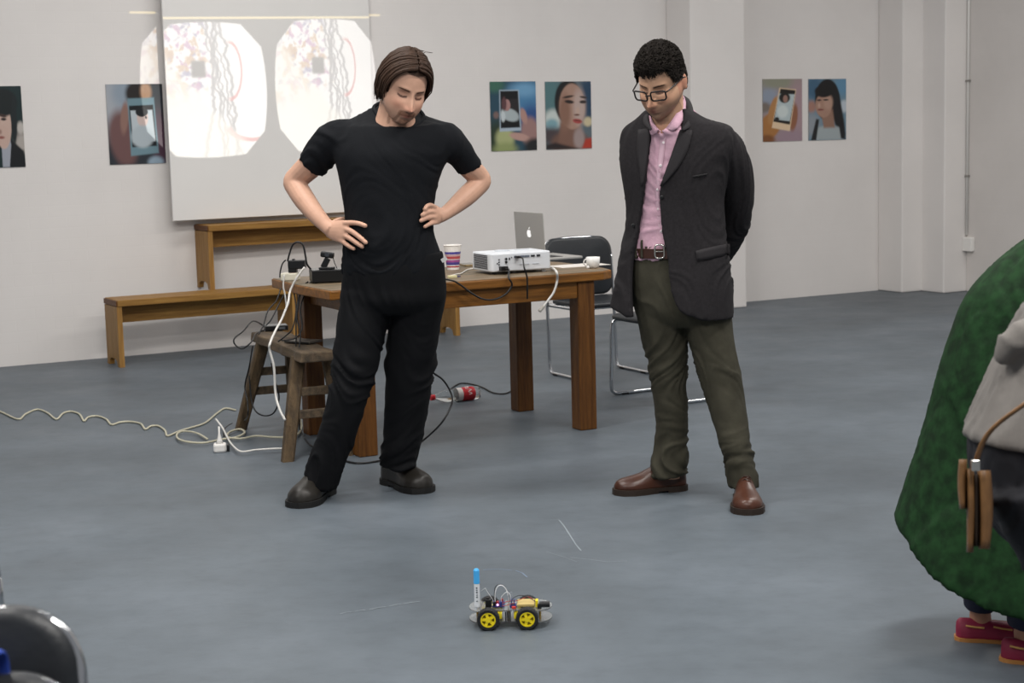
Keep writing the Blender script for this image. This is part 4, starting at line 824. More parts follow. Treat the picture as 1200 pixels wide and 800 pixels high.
def shoe(root, heel, toe, L, W, m_up, m_sole, kind='derby', m_lace=None, hk=1.0):
    heel = Vector(heel); dx = (Vector(toe)-heel); dx.z = 0; dx.normalize(); dy = Vector((-dx.y, dx.x, 0))
    M = Matrix(((dx.x, dy.x, 0, heel.x), (dx.y, dy.y, 0, heel.y), (0, 0, 1, 0), (0, 0, 0, 1)))
    tk = [0, .03, .12, .3, .48, .65, .78, .9, .97, 1]; wk = [.28, .5, .66, .64, .74, .95, 1, .84, .52, .2]
    hk_ = {'derby': [.05, .068, .078, .088, .072, .05, .042, .036, .028, .016], 'boot': [.07, .09, .1, .105, .088, .064, .056, .05, .04, .02], 'moc': [.045, .055, .055, .05, .048, .044, .04, .034, .026, .014]}[kind]
    zs = .022 if kind != 'moc' else .008; up = MB(); rings = []
    for tt in np.linspace(0, 1, 26):
        hw = np.interp(tt, tk, wk)*W/2; h = np.interp(tt, tk, hk_)*hk; ring = []
        for j in range(20):
            a = 2*math.pi*j/20; cz_ = math.sin(a); yy = hw*math.copysign(abs(math.cos(a))**.8, math.cos(a)); zz = zs+(h*(.35+.65*abs(cz_)**.8)-h*.35 if cz_ > 0 else -.004*abs(cz_))
            zz = zs + (h*abs(cz_)**.75 if cz_ > 0 else -.004*abs(cz_)); yy *= (1-.35*max(0, cz_)**2)
            ring.append(M @ Vector((tt*L, yy, zz)))
        rings.append(ring)
    up.loft(rings)
    if kind != 'moc':
        up.loft([[M @ Vector((L*(.17-.02*q)+.05*L/.29*math.cos(a), .038*math.sin(a), lerp(.05, .16 if kind == 'boot' else .12, q))) for a in (2*math.pi*j/18 for j in range(18))] for q in np.linspace(0, 1, 5)])
    V, F, Nn = remesh(up, .005, 4)
    sh_ = mk('shoe', (V, F), m_up, root, world=True, smooth=True)
    ol = [(tt*L*1.03-.004, np.interp(tt, tk, wk)*W/2*1.06+.002) for tt in np.linspace(0, 1, 22)]; poly_ = [(x, -y) for x, y in ol]+[(x, y) for x, y in reversed(ol)]
    if kind == 'moc': mk('sole', MB().prism(poly_, 0, .01, M), m_sole, sh_, world=True)
    else:
        mk('sole', MB().prism(poly_, .008, .024, M), m_sole, sh_, world=True); hp_ = [p for p in poly_ if p[0] < L*.3]
        mk('heel_block', MB().prism(hp_, 0, .009, M), m_sole, sh_, world=True); mk('outsole', MB().prism([p for p in poly_ if p[0] > L*.42], 0, .009, M), m_sole, sh_, world=True)
    if m_lace is not None and kind == 'derby':
        for q in (.36, .42, .48):
            h = (np.interp(q, tk, hk_))*hk+zs+.001; mk('lace', MB().tube(spline([M @ Vector((q*L-.004, -.02, h-.012)), M @ Vector((q*L+.002, 0, h+.003)), M @ Vector((q*L+.006, .02, h-.012))], 4), .0022, 6), m_lace, sh_, world=True)
    if m_lace is not None and kind == 'moc':
        for sy in (-1, 1):
            for q0, q1 in ((.1, .3), (.4, .6)):
                hw = [np.interp(q, tk, wk)*W/2*.84 for q in (q0, q1)]; mk('lace', MB().tube([M @ Vector((q0*L, sy*(hw[0]+.003), .047)), M @ Vector(((q0+q1)/2*L, sy*((hw[0]+hw[1])/2+.005), .044)), M @ Vector((q1*L, sy*(hw[1]+.003), .042))], .003, 6), m_lace, sh_, world=True)
    return sh_
def skin_mat(name): return mat(name, 'c8a08a', .5, attr='Col', var=.08, vscale=40, spec=.3)
M_SKIN = skin_mat('skin')
def strands(mb, paths, r0, n=5, taper=.35):
    for P in paths:
        k = len(P); rr0 = r0*rng.uniform(.6, 1.15); mb.tube([Vector(p) for p in P], [rr0*(1-(1-taper)*(i/(k-1))**1.5) for i in range(k)], n, flat=.6)
# ================================================================ man in black
root = thing('person', 'person in black t-shirt and black jeans, hands on hips, looking down', 'person', loc=((ground(365, 585)+ground(472, 570))/2))
trunk = [(392, 530, 147, 6.49, .18), (388, 533, 160, 6.48, .215), (390, 528, 180, 6.47, .245), (395, 518, 200, 6.47, .25), (400, 512, 225, 6.47, .245), (404, 509, 250, 6.47, .245), (404, 510, 275, 6.47, .25), (402, 517, 295, 6.48, .255), (401, 522, 312, 6.482, .256), (401.5, 521.5, 320, 6.483, .252)]
collar = [atY(497, 138, 6.5), atY(472, 118, 6.6), atY(438, 126, 6.52), atY(466, 154, 6.39)]
sh = MB(); hsec(sh, trunk, top=collar)
limb(sh, [(412, 162, 6.49, 44, .95), (396, 164, 6.5, 46, .95), (380, 175, 6.53, 43, .9), (366.5, 192, 6.57, 37, .9), (364, 195, 6.575, 36.5, .9)])
limb(sh, [(510, 165, 6.49, 46, .95), (524, 167, 6.5, 44, .95), (538, 179, 6.53, 36, .95), (549, 195.5, 6.57, 30, 1), (550.5, 198, 6.575, 29.5, 1)])
V, F, Nn = remesh(sh, .0075, 5)
zc = V[:, 2]; mk_ = np.clip(.35+1.2*sstep(1.2, .95, zc)+.6*sstep(.02, .12, np.abs(V[:, 0]+.49)-.1), 0, 1.3)
V = fold(V, Nn, .007, 8, 10, 3, mk_)
M_TEE = mat('black_cotton', '15171b', .85, var=.12, vscale=30, bump=.08, bscale=250, spec=.2, sheen=0)
tee = mk('t_shirt', (V, F), M_TEE, root, world=True, smooth=True)
lp_ = [tuple(p) for p in collar]; K = spline([lp_[-1]]+lp_+[lp_[0], lp_[1]], 8)[8:8+32]
mk('neck_rib', MB().tube([Vector(p) for p in K], .0075, 8, closed=True), M_TEE, tee, world=True, smooth=True)
mk('hem_tag', MB().box(-.012, .012, -.001, .001, -.008, .008, Matrix.Translation(atY(520.5, 304, 6.44)) @ Matrix.Rotation(R_(-30), 4, 'Y')), mat('white_tag', 'c8c8c6', .6), tee, world=True)
tr = MB(); hsec(tr, [(404, 519, 296, 6.48, .235), (402, 521, 315, 6.48, .255), (400, 522, 335, 6.49, .265), (399, 521, 352, 6.49, .26), (402, 516, 366, 6.495, .2)])
hsec(tr, [(400, 461, 340, 6.49, .22), (398, 461, 355, 6.49, .225), (394, 455, 380, 6.47, .205), (391, 446, 415, 6.455, .19), (386, 436, 455, 6.44, .18), (375, 422, 498, 6.45, .175), (363, 409, 538, 6.47, .165), (357.5, 400, 562, 6.48, .16), (357, 397, 571, 6.48, .155)], n=26)
hsec(tr, [(458, 521, 340, 6.5, .22), (456, 521, 355, 6.51, .225), (455, 516, 382, 6.53, .205), (452, 511, 420, 6.56, .19), (451, 506, 458, 6.58, .18), (449, 499, 498, 6.61, .17), (447, 491, 532, 6.63, .165), (446, 488, 546, 6.64, .16)], n=26)
V, F, Nn = remesh(tr, .0075, 5)
kz = np.clip(G(V[:, 2]-.52, .12)+G(V[:, 2]-.12, .1)+.5*G(V[:, 2]-.82, .06)+.12, 0, 1.2); V = fold(V, Nn, .013, 7, 11, 5, kz)
jeans = mk('trousers', (V, F), mat('black_denim', '0f1013', .8, var=.12, vscale=25, bump=.08, bscale=300, spec=.2), root, world=True, smooth=True)
M_BT = mat('dark_oiled_leather', '26231f', .42, var=.3, vscale=12); M_SB = mat('black_rubber_sole', '121212', .7)
h1 = ground(386, 576); t1 = ground(352, 593); shoe(root, h1, t1, .31, .132, M_BT, M_SB, 'boot', hk=1.2)
h2 = ground(452, 564.5); t2 = ground(497, 577); shoe(root, h2, t2, .31, .13, M_BT, M_SB, 'boot', hk=1.2)
# body
k1 = 1.07; HM1 = head_at(482, 113.5, 6.325, 22, 29, 12, k1)
bd = MB(); hd_ = head_mesh(k1, 1.05); V, F = hd_.arr(); bd.add(xf(V, HM1), F)
hb = HM1 @ Vector((0, .025, -.07)); hb2 = HM1 @ Vector((0, .03, -.02)); nb = atY(462, 150, 6.49)
rings = []
for q in np.linspace(0, 1, 8):
    c = nb.lerp(hb, min(1, q*1.25)) if q < .8 else hb.lerp(hb2, (q-.8)/.2); r = np.interp(q, [0, .25, .5, 1], [.095, .078, .068, .058]); rings.append([c+Vector((r*math.cos(a), r*.95*math.sin(a), 0)) for a in (2*math.pi*j/20 for j in range(20))])
bd.loft(rings); hsec(bd, trunk[2:], k=.84); hsec(bd, [(412, 508, 310, 6.48, .2), (410, 510, 335, 6.49, .2), (415, 505, 360, 6.49, .18)])
for leg_ in ([(428, 340, 6.49, 40, 1), (420, 415, 6.455, 36, 1), (398, 498, 6.45, 28, 1), (380, 560, 6.5, 20, 1)], [(490, 340, 6.5, 40, 1), (481, 420, 6.56, 36, 1), (474, 498, 6.61, 28, 1), (467, 548, 6.63, 20, 1)]): limb(bd, leg_)
limb(bd, [(405, 162, 6.49, 34, 1), (382, 176, 6.53, 33, 1), (366, 192, 6.57, 30.5, 1), (352, 205, 6.6, 28, 1), (345, 213, 6.605, 26.5, 1), (348, 220, 6.59, 26, 1), (357, 234, 6.54, 25.5, 1), (370, 251, 6.48, 21.5, .95), (382, 264, 6.44, 17.5, .85), (388, 269, 6.425, 18, .75)])
limb(bd, [(514, 166, 6.49, 34, 1), (536, 180, 6.53, 30, 1), (550, 196, 6.57, 26.5, 1), (560, 206, 6.6, 25, 1), (564, 212, 6.605, 23.5, 1), (558, 219, 6.59, 24, 1), (545, 231, 6.54, 23.5, 1), (531, 243, 6.49, 19, .95), (520, 251, 6.45, 16, .85), (515, 253, 6.44, 17, .75)])
# right hand (seen on the left): palm and fingers
def palm(mb, secs):
    rings = []
    for (x0, y0), (x1, y1), Y, th in secs:
        a_ = atY(x0, y0, Y); b_ = atY(x1, y1, Y); c = (a_+b_)/2; u_ = (b_-a_)/2; nn = Vector((0, 1, 0)); rings.append([c+u_*math.cos(t_)+nn*(th/2*math.sin(t_)) for t_ in (2*math.pi*j/16 for j in range(16))])
    mb.loft(rings)
palm(bd, [((385, 260), (382, 277), 6.435, .04), ((392, 259), (388, 281), 6.42, .038), ((400, 257.5), (395, 284), 6.405, .034), ((407, 258), (400, 285), 6.395, .028), ((409, 260), (402.5, 285), 6.393, .02)])
chainpx(bd, [(403, 261.5, 6.395), (412, 261, 6.385), (421, 262, 6.36), (428, 264.5, 6.345)], [.0115, .0105, .0098, .009])
chainpx(bd, [(404, 268, 6.393), (412, 271, 6.375), (421, 277.5, 6.355), (428.5, 284, 6.342)], [.0115, .0108, .01, .009])
chainpx(bd, [(402, 275, 6.395), (409, 278.5, 6.378), (417, 284, 6.36), (424.5, 289, 6.35)], [.0112, .0105, .0097, .0088])
chainpx(bd, [(398, 281, 6.4), (403, 284, 6.39), (409, 288.5, 6.378), (414.5, 291.5, 6.37)], [.0105, .0095, .0088, .008])
chainpx(bd, [(390, 262, 6.43), (398, 258, 6.46), (404, 258, 6.49), (410, 262, 6.52)], [.013, .0125, .011, .0095])
palm(bd, [((522, 244), (519, 259), 6.45, .036), ((515, 243), (514.5, 263), 6.435, .034), ((509, 241), (511.5, 263.5), 6.42, .03), ((505.5, 241), (509, 262), 6.41, .022)])
chainpx(bd, [(509, 243, 6.42), (504.5, 240.5, 6.4), (500.5, 241.5, 6.385), (498, 245, 6.375)], [.011, .0105, .0095, .0088])
chainpx(bd, [(509, 248.5, 6.415), (503, 248, 6.393), (498, 250, 6.378), (495, 252, 6.37)], [.0108, .0104, .0096, .0088])
chainpx(bd, [(510, 254.5, 6.415), (503, 254.5, 6.393), (497.5, 256.5, 6.378), (493.5, 258.5, 6.37)], [.0106, .0102, .0095, .0086])
chainpx(bd, [(511, 260.5, 6.42), (505.5, 261.5, 6.4), (501.5, 263.5, 6.388), (498, 265.5, 6.38)], [.0098, .0092, .0085, .0078])
chainpx(bd, [(514, 246, 6.44), (509, 243, 6.47), (506, 245, 6.5)], [.012, .0115, .0095])
V, F, Nn = remesh(bd, .0037, 1, .4)
C = paint_face(V, HM1, k1, 'cda28b', 'b06a5c', '4a3326', beard='6a4632', stubble=None)
rz_ = np.random.default_rng(2)
mk('body', (V, F), M_SKIN, root, world=True, smooth=True, cols=C)
# hair: middle parted, to the jaw
M_HB = mat('brown_hair', '3d2b20', .6, var=.4, vscale=14, stretch=(8, 8, 1), spec=.22)
def cap_mesh(rad, keep, nu=72, nv=48):
    V = []; F = []; ok = {}
    for i in range(nv+1):
        for j in range(nu):
            ph_ = -1.2+(math.pi/2+1.2)*i/nv; t_ = 2*math.pi*j/nu; V.append((rad[0]*math.sin(t_)*math.cos(ph_), -rad[1]*math.cos(t_)*math.cos(ph_)+rad[3], rad[2]*math.sin(ph_)+rad[4]))
    for i in range(nv):
        for j in range(nu):
            a = i*nu+j; b = i*nu+(j+1) % nu; c = np.mean([V[a], V[b], V[a+nu], V[b+nu]], 0)
            if keep(*c): F.append((a, b, b+nu, a+nu))
    return np.array(V), F
rh = np.random.default_rng(11)
capV, capF = cap_mesh((.084, .108, .126, .006, .004), lambda x, y, z: (z > .082 or y > .02-.0*z or (abs(x) > .066 and y > -.045 and z > -.03) or (z > .045 and y > -.05 and abs(x) > .05)) and z > -.075)
hp_ = []
for i in range(560):
    s_ = 1 if i % 2 else -1; u_ = rh.random()
    rho = lerp(-44, 55, u_); az = (lerp(66, 172, u_**.9)+rh.normal(0, 4))*s_ ; zend = lerp(-.05, -.085, rh.random()) if u_ > .12 else lerp(-.03, -.075, rh.random())
    off = rh.uniform(-.005, .011); e0 = np.array([.05*s_+rh.normal(0, .02), math.sin(R_(rho)), math.cos(R_(rho))]); e1 = np.array([math.sin(R_(az)), -math.cos(R_(az)), -.05]); P = []
    for q in np.linspace(0, 1, 9):
        if q < .7:
            w_ = q/.7; dv_ = e0*(1-w_)+e1*w_; 
            if u_ < .3: dv_ = dv_+np.array([s_*.5, .05, .3])*math.sin(math.pi*w_)*.35
            dv_ /= np.linalg.norm(dv_); p = np.array([dv_[0]*(.09+off), dv_[1]*(.112+off)+.006, dv_[2]*(.128+off*.6)+.004]); last = p
        else:
            w_ = (q-.7)/.3; fl = .008*math.sin(w_*3)+.004*rh.normal()*w_
            p = last*np.array([1+fl*2-.16*w_**2, 1-.1*w_**2, 1])+np.array([0, 0, (zend-last[2])*w_])
            if u_ < .25: p = p+np.array([s_*-.002, .012*w_, 0])
        P.append(p)
    hp_.append(P)
hm = MB().add(capV, capF); strands(hm, hp_, .0062, 5, .2)
fly = []
for i in range(10): a0 = rh.uniform(-.03, .03); fly.append([(a0, .0, .125), (a0+.01*rh.normal(), .01, .137+.006*rh.random()), (a0+.02+.02*rh.normal(), .03, .133), (a0+.035+.02*rh.normal(), .05, .118)])
strands(hm, fly, .0012, 4)
V, F = hm.arr(); mk('hair', (xf(V*k1, HM1), F), M_HB, root, world=True, smooth=True)
# ================================================================ man in the jacket
root2 = root = thing('person', 'person in dark blazer, pink shirt and glasses, hands behind the back', 'person', loc=((ground(785, 576)+ground(878, 590))/2))
PSI = R_(24); FD = Vector((-math.sin(PSI), -math.cos(PSI), 0)); LD = Vector((math.cos(PSI), -math.sin(PSI), 0))
class Trunk:
    def __init__(s, rows, n=40):           # rows: y, xl, xr, Y, b
        s.R = []
        for y, xl, xr, Y, b in rows:
            c = atY((xl+xr)/2, y, Y); w_ = (xr-xl)/2*pxm(Y); a = math.sqrt(max(1e-6, w_*w_-(b*math.sin(PSI))**2))/math.cos(PSI); s.R.append((c.x, c.y, c.z, a, b))
        s.R = np.array(s.R)
    def at(s, z):
        o = np.argsort(s.R[:, 2]); return [np.interp(z, s.R[o, 2], s.R[o, k]) for k in (0, 1, 3, 4)]
    def pt(s, row, al, k=1.0, off=0):
        cx, cy, cz_, a, b = row; e = .9; ca, sa = math.cos(al), math.sin(al); ca = math.copysign(abs(ca)**e, ca); sa = math.copysign(abs(sa)**e, sa); return Vector((cx, cy, cz_))+FD*((b*k+off)*ca)+LD*((a*k+off)*sa)
    def hit(s, px, py, off=0.0):
        v = ray(px, py); best = None
        for Y in np.arange(5.9, 6.8, .003):
            P = CAM+v*(Y/v.y); cx, cy, a, b = s.at(P.z); dx, dy = P.x-cx, P.y-cy; f_ = dx*FD.x+dy*FD.y; l_ = dx*LD.x+dy*LD.y
            if abs(f_/(b+off))**(2/.9)+abs(l_/(a+off))**(2/.9) <= 1: return P
        return atY(px, py, 6.3)
JR = [(128, 758, 808, 6.42, .075), (140, 745, 826, 6.42, .085), (148, 734, 848, 6.42, .10), (158, 730, 856, 6.42, .118), (175, 729, 857, 6.42, .13), (195, 730, 852, 6.42, .136), (218, 733, 848, 6.42, .136), (242, 735, 846, 6.42, .134), (272, 733, 848, 6.42, .136), (303, 728, 852, 6.42, .142), (335, 722, 856, 6.42, .148), (362, 718, 857, 6.42, .152), (372, 718, 857, 6.42, .152)]
EL = [764, 763, 762, 761, 759, 757, 754, 750, 745, 738.5, 738, 739, 740]; ER = [801, 800, 799, 796, 789, 781, 773, 773, 776, 782, 786, 795, 802]
T2 = Trunk(JR)
def solve(row, px, sgn):
    best = (1e9, 0)
    for al in np.arange(-110, 110, .5):
        P = T2.pt(row, R_(al)); q = P-CAM; x = 600+FPX*q.dot(RT)/q.dot(FW)
        if q.y < row[1]+.12 and abs(x-px) < best[0]: best = (abs(x-px), al)
    return best[1]
AL = [(solve(r, ER[i], 1), solve(r, EL[i], -1)) for i, r in enumerate(T2.R)]
rows_ = spline([tuple(r)+AL[i] for i, r in enumerate(T2.R)], 4); rings = []
for i, rw_ in enumerate(rows_):
    a0, a1 = rw_[5], rw_[6]+360; out_ = []; inn = []; n_ = 60; low = sstep(len(rows_)-9, len(rows_)-1, np.array(float(i)))
    for j in range(n_+1):
        al = R_(lerp(a0, a1, j/n_)); lift = Vector((0, 0, .045*float(low)*sstep(0, 1, np.array(math.cos(al-R_(-95))*.8)).item()+(.03*float(low)*(1 if j < 4 else 0)*(1-j/4))))
        out_.append(T2.pt(rw_[:5], al)+lift); inn.append(T2.pt(rw_[:5], al, 1, -.018)+lift)
    rings.append(out_+inn[::-1])
jb = MB().loft(rings)
limb(jb, [(836, 172, 6.40, 34, 1.1), (847, 172, 6.40, 43, 1.1), (858, 190, 6.42, 41, 1.1), (863.5, 215, 6.46, 39, 1.1), (864.5, 238, 6.5, 37.5, 1.1), (861, 258, 6.55, 37, 1.1), (851, 280, 6.62, 36, 1), (838, 300, 6.68, 32, 1), (826, 312, 6.71, 29, 1)])
limb(jb, [(752, 160, 6.46, 40, 1.1), (746, 172, 6.5, 38, 1.2), (746, 195, 6.55, 36, 1.1), (750, 225, 6.62, 36, 1.1), (755, 250, 6.68, 36, 1.1), (768, 278, 6.74, 34, 1), (785, 298, 6.77, 31, 1), (796, 306, 6.78, 29, 1)])
V, F, Nn = remesh(jb, .0062, 4)
V = fold(V, Nn, .007, 6, 7, 9, np.clip(.3+.9*sstep(.1, .25, np.abs(V[:, 0]-.66)), 0, 1))
M_JK = mat('charcoal_wool', '2a282a', .88, col2='232123', var=.15, vscale=90, bump=.06, bscale=300, spec=.2, sheen=0)
jk = mk('blazer', (V, F), M_JK, root, world=True, smooth=True)
M_JL = mat('charcoal_lapel', '2d2b2d', .75, var=.1, vscale=90, spec=.2)
def patch(name, A_, B_, m, parent, off=.008, nc=5, thick=.005, T=None):
    """a strip of cloth on the body surface between two pixel curves"""
    T = T or T2; A2 = spline(A_, 3); B2 = spline(B_, 3); k = min(len(A2), len(B2)); rows2 = []
    for i in range(k): rows2.append([T.hit(lerp(A2[i][0], B2[i][0], j/(nc-1)), lerp(A2[i][1], B2[i][1], j/(nc-1)), off) for j in range(nc)])
    return mk(name, MB().loft(rows2, False, False, closed=False), m, parent, world=True, smooth=True, solid=thick)
patch('lapel', [(797, 152), (790, 172), (783, 192), (773.5, 218)], [(812, 153), (806, 175), (795, 196), (775, 219)], M_JL, jk)
patch('lapel', [(763, 150), (760, 172), (757, 195), (753.5, 218)], [(748, 152), (746, 175), (749, 196), (752, 219)], M_JL, jk)
# collar roll around the neck
cl_ = [atY(763, 152, 6.29), atY(757, 141, 6.36), atY(762, 127, 6.46), atY(783, 116, 6.53), atY(801, 114, 6.48), atY(808, 126, 6.40), atY(809, 143, 6.32), atY(800, 152, 6.27)]
mk('collar', MB().tube([Vector(p) for p in spline([tuple(p) for p in cl_], 4)], [float(v) for v in np.interp(np.linspace(0, 1, 29), [0, .15, .85, 1], [.004, .015, .017, .005])], 10, flat=.45), M_JL, jk, world=True, smooth=True)
patch('pocket_flap', [(815, 294), (830, 290), (844, 287), (855, 285.5)], [(817, 306), (831, 303.5), (845, 300.5), (855.5, 299)], M_JL, jk, off=.004, nc=4, thick=.002)
patch('breast_pocket', [(812, 206), (820, 204.5), (829, 203)], [(812, 208), (820, 206.5), (829, 205)], mat('pocket_welt', '1c1b1d', .8), jk, off=.006, nc=2, thick=.003)
for px, py in ((775.5, 231), (742, 264)):
    mk('button', MB().lathe([(.007, -.003), (.007, .003), (.005, .004)], 14, Matrix.Translation(T2.hit(px, py, .004)) @ Matrix.Rotation(R_(90), 4, 'X')), M_BLK, jk, world=True)
# shirt
M_SH = mat('pink_shirt', 'c9a5b4', .8, col2='be98a9', var=.1, vscale=35, bump=.1, bscale=90, spec=.2)
SR = [(r[0], r[1]+q, r[2]-q, r[3], r[4]*.93) for r, q in zip(JR[3:10], (14, 8, 6, 5, 5, 5, 5))]; TS = Trunk([(y, xl, xr, Y+.004, b-.012+db) for (y, xl, xr, Y, b), db in zip(SR, (.022, .012, .004, 0, 0, 0, 0))]); n_ = 44
loop = [atY(802, 120, 6.44), atY(786, 113, 6.50), atY(763, 133, 6.42), atY(776, 153, 6.30)]
lk = np.array(spline([tuple(p) for p in loop]+[tuple(loop[0])], 11))[:44]
lc = lk.mean(0); rings = [lc+(lk-lc)*.55-np.array([0, 0, .07]), lc+(lk-lc)*.86-np.array([0, 0, .045]), lc+(lk-lc)*.95-np.array([0, 0, .004]), lk]
def ringang(T, row): return [T.pt(row, PSI*0+R_(90)-2*math.pi*j/n_) for j in range(n_)]
# ring order: start at image right, go back, left, front
def ring_o(T, row):
    return [T.pt(row, R_(90)+2*math.pi*j/n_) for j in range(n_)]
for rw_ in spline([tuple(r) for r in TS.R], 3): rings.append(ring_o(TS, rw_))
V, F, Nn = remesh(MB().loft(rings), .007, 3); V = fold(V, Nn, .006, 9, 8, 21)
shirt = mk('shirt', (V, F), M_SH, root, world=True, smooth=True)
def flap(name, pts, m, par, th=.004): mk(name, MB().add([atY(*p) for p in pts], [tuple(range(len(pts)))]), m, par, world=True, solid=th)
def cloth2(name, A_, B_, m, par, th=.004, nc=4):
    fix = lambda p: p if p[1] < 145 else (p[0], p[1], min(6.33, TS.hit(p[0], p[1], .006).y))
    A_ = [fix(p) for p in A_]; B_ = [fix(p) for p in B_]; A2 = spline([tuple(atY(*p)) for p in A_], 5); B2 = spline([tuple(atY(*p)) for p in B_], 5)
    return mk(name, MB().loft([[A2[i]+(B2[i]-A2[i])*(j/(nc-1))+np.array([0, -.004*math.sin(math.pi*j/(nc-1)), 0]) for j in range(nc)] for i in range(len(A2))], False, False, closed=False), m, par, world=True, smooth=True, solid=th)
cloth2('shirt_collar', [(786, 111, 6.51), (801, 113, 6.44), (796, 127, 6.365), (788, 140, 6.315), (780, 151, 6.285)], [(786, 118, 6.52), (804, 121, 6.44), (801, 138, 6.335), (795, 149, 6.28), (789, 153.5, 6.27)], M_SH, shirt)
cloth2('shirt_collar', [(776, 112, 6.5), (762, 129, 6.41), (764, 140, 6.355), (768, 147, 6.32), (773, 152.5, 6.29)], [(774, 119, 6.51), (760, 138, 6.39), (760.5, 149, 6.33), (763, 158.5, 6.272), (766.5, 157.5, 6.272)], M_SH, shirt)
patch('placket', [(774, 156), (771, 190), (768, 225), (771, 262), (777, 290)], [(780.5, 156), (777, 190), (773, 225), (776, 262), (782, 290)], mat('pink_placket', 'ccaab9', .8), shirt, off=.003, nc=3, thick=.002, T=TS)
for px, py in ((777.5, 167), (774, 194), (770.5, 222), (771.5, 245), (775, 271)):
    mk('shirt_button', MB().lathe([(.0055, -.003), (.0055, .002), (.004, .003)], 12, Matrix.Translation(TS.hit(px, py, .004)) @ Matrix.Rotation(R_(90), 4, 'X')), mat('pearl_button', 'e9dfe2', .3), shirt, world=True)
# trousers and belt
tr = MB()
PR = [(284, 741, 842, 6.42, .118), (300, 740, 846, 6.42, .122), (330, 741, 850, 6.42, .132), (358, 745, 853, 6.42, .132), (372, 750, 850, 6.42, .115), (382, 765, 840, 6.42, .09)]
TP = Trunk(PR); tr.loft([ring_o(TP, r) for r in spline([tuple(r) for r in TP.R], 4)])
hsec(tr, [(744, 806, 345, 6.45, .21), (747, 805, 372, 6.45, .215), (753, 805, 400, 6.45, .2), (761, 805, 435, 6.45, .185), (767, 806, 475, 6.45, .175), (768.5, 806, 512, 6.46, .165), (764, 805.5, 543, 6.46, .165), (762, 804, 557, 6.46, .16)], n=26)
hsec(tr, [(795, 855, 345, 6.39, .21), (800, 857, 372, 6.39, .215), (808, 860, 402, 6.38, .2), (819, 866, 438, 6.36, .185), (831, 874, 480, 6.33, .175), (843, 880, 518, 6.29, .165), (852, 887, 550, 6.27, .16), (856, 889, 570, 6.26, .16)], n=26)
V, F, Nn = remesh(tr, .007, 4)
kz = np.clip(.9*G(V[:, 2]-.5, .13)+1.2*G(V[:, 2]-.12, .11)+.35*G(V[:, 2]-.78, .1)+.15, 0, 1.3); V = fold(V, Nn, .011, 8, 10, 12, kz)
pants = mk('trousers', (V, F), mat('olive_twill', '403e34', .88, col2='37352c', var=.15, vscale=18, bump=.06, bscale=250, spec=.2), root, world=True, smooth=True)
for px0, px1 in ((743.5, 746), (751, 753)):
    patch('belt_loop', [(px0, 281), (px0, 292), (px0+.3, 303)], [(px1, 281), (px1, 292), (px1+.3, 303)], MATS['olive_twill'], pants, off=.012, nc=2, T=TP)
M_BELT = mat('brown_belt', '3a2119', .4, var=.2, vscale=20)
bring = []
for dz, off in ((-.022, .001), (-.021, .009), (.016, .009), (.017, .001)):
    base_r = TP.R[0].copy(); c = atY(790, 294, 6.42).z+dz; cx, cy, a_, b_ = TP.at(c); bring.append([TP.pt((cx, cy, c, a_, b_), R_(90)+2*math.pi*j/n_, 1, off)+Vector((0, 0, .0)) for j in range(n_)])
belt = mk('belt', MB().loft(bring), M_BELT, root, world=True, smooth=False)
bc = TP.hit(773, 294.5, .012); bo = [Vector((x, -.004, z)) for x, z in rrect(.036, .052, .012, 4)]; Mb = Matrix.Translation(bc) @ Matrix.Rotation(R_(-8), 4, 'Z')
mk('buckle', MB().tube([Mb @ p for p in bo], .0035, 6, closed=True), mat('nickel', 'cfcdc6', .2, .9), belt, world=True, smooth=True); mk('buckle_pin', MB().tube([Mb @ Vector((-.018, -.004, 0)), Mb @ Vector((.014, -.005, 0))], .0022, 6), MATS['nickel'], belt, world=True)
# shoes
M_BS = mat('brown_leather', '4a2b1e', .34, col2='351d14', var=.3, vscale=9); M_SO = mat('dark_sole', '2b2019', .6); M_LC = mat('brown_lace', '2e1810', .6)
shoe(root, ground(803.5, 573), ground(724, 579), .3, .114, M_BS, M_SO, 'derby', M_LC, hk=1.15); shoe(root, ground(871.5, 583), ground(879, 609), .3, .122, M_BS, M_SO, 'derby', M_LC, hk=1.15)
# body
k2 = 1.05; HM2 = head_at(763.5, 108, 6.27, -33, 30, 2, k2)
bd = MB(); V, F = head_mesh(k2, 1.1).arr(); bd.add(xf(V, HM2), F)
hb = HM2 @ Vector((0, .025, -.07)); hb2 = HM2 @ Vector((0, .03, -.02)); nb = atY(782, 158, 6.395); rings = []
for q in np.linspace(0, 1, 8):
    c = nb.lerp(hb, min(1, q*1.25)) if q < .8 else hb.lerp(hb2, (q-.8)/.2); r = np.interp(q, [0, .25, .5, 1], [.06, .067, .062, .056]); rings.append([c+Vector((r*math.cos(a), r*.95*math.sin(a), 0)) for a in (2*math.pi*j/20 for j in range(20))])
bd.loft(rings); bd.loft([[T2.pt(r, R_(90)+2*math.pi*j/24, .74) for j in range(24)] for r in T2.R[2:9]]); bd.loft([[TP.pt(r, R_(90)+2*math.pi*j/24, .78) for j in range(24)] for r in TP.R[:5]])
cA = T2.R[8]; cB = TP.R[0]; bd.loft([[T2.pt(cA, R_(90)+2*math.pi*j/24, .7) for j in range(24)], [TP.pt(cB, R_(90)+2*math.pi*j/24, .7) for j in range(24)]])
for leg_ in ([(776, 345, 6.45, 40, 1), (783, 435, 6.45, 34, 1), (787, 512, 6.46, 26, 1), (787, 560, 6.46, 20, 1)], [(825, 345, 6.39, 40, 1), (842, 438, 6.36, 34, 1), (862, 518, 6.29, 26, 1), (872, 572, 6.26, 20, 1)]): limb(bd, leg_)
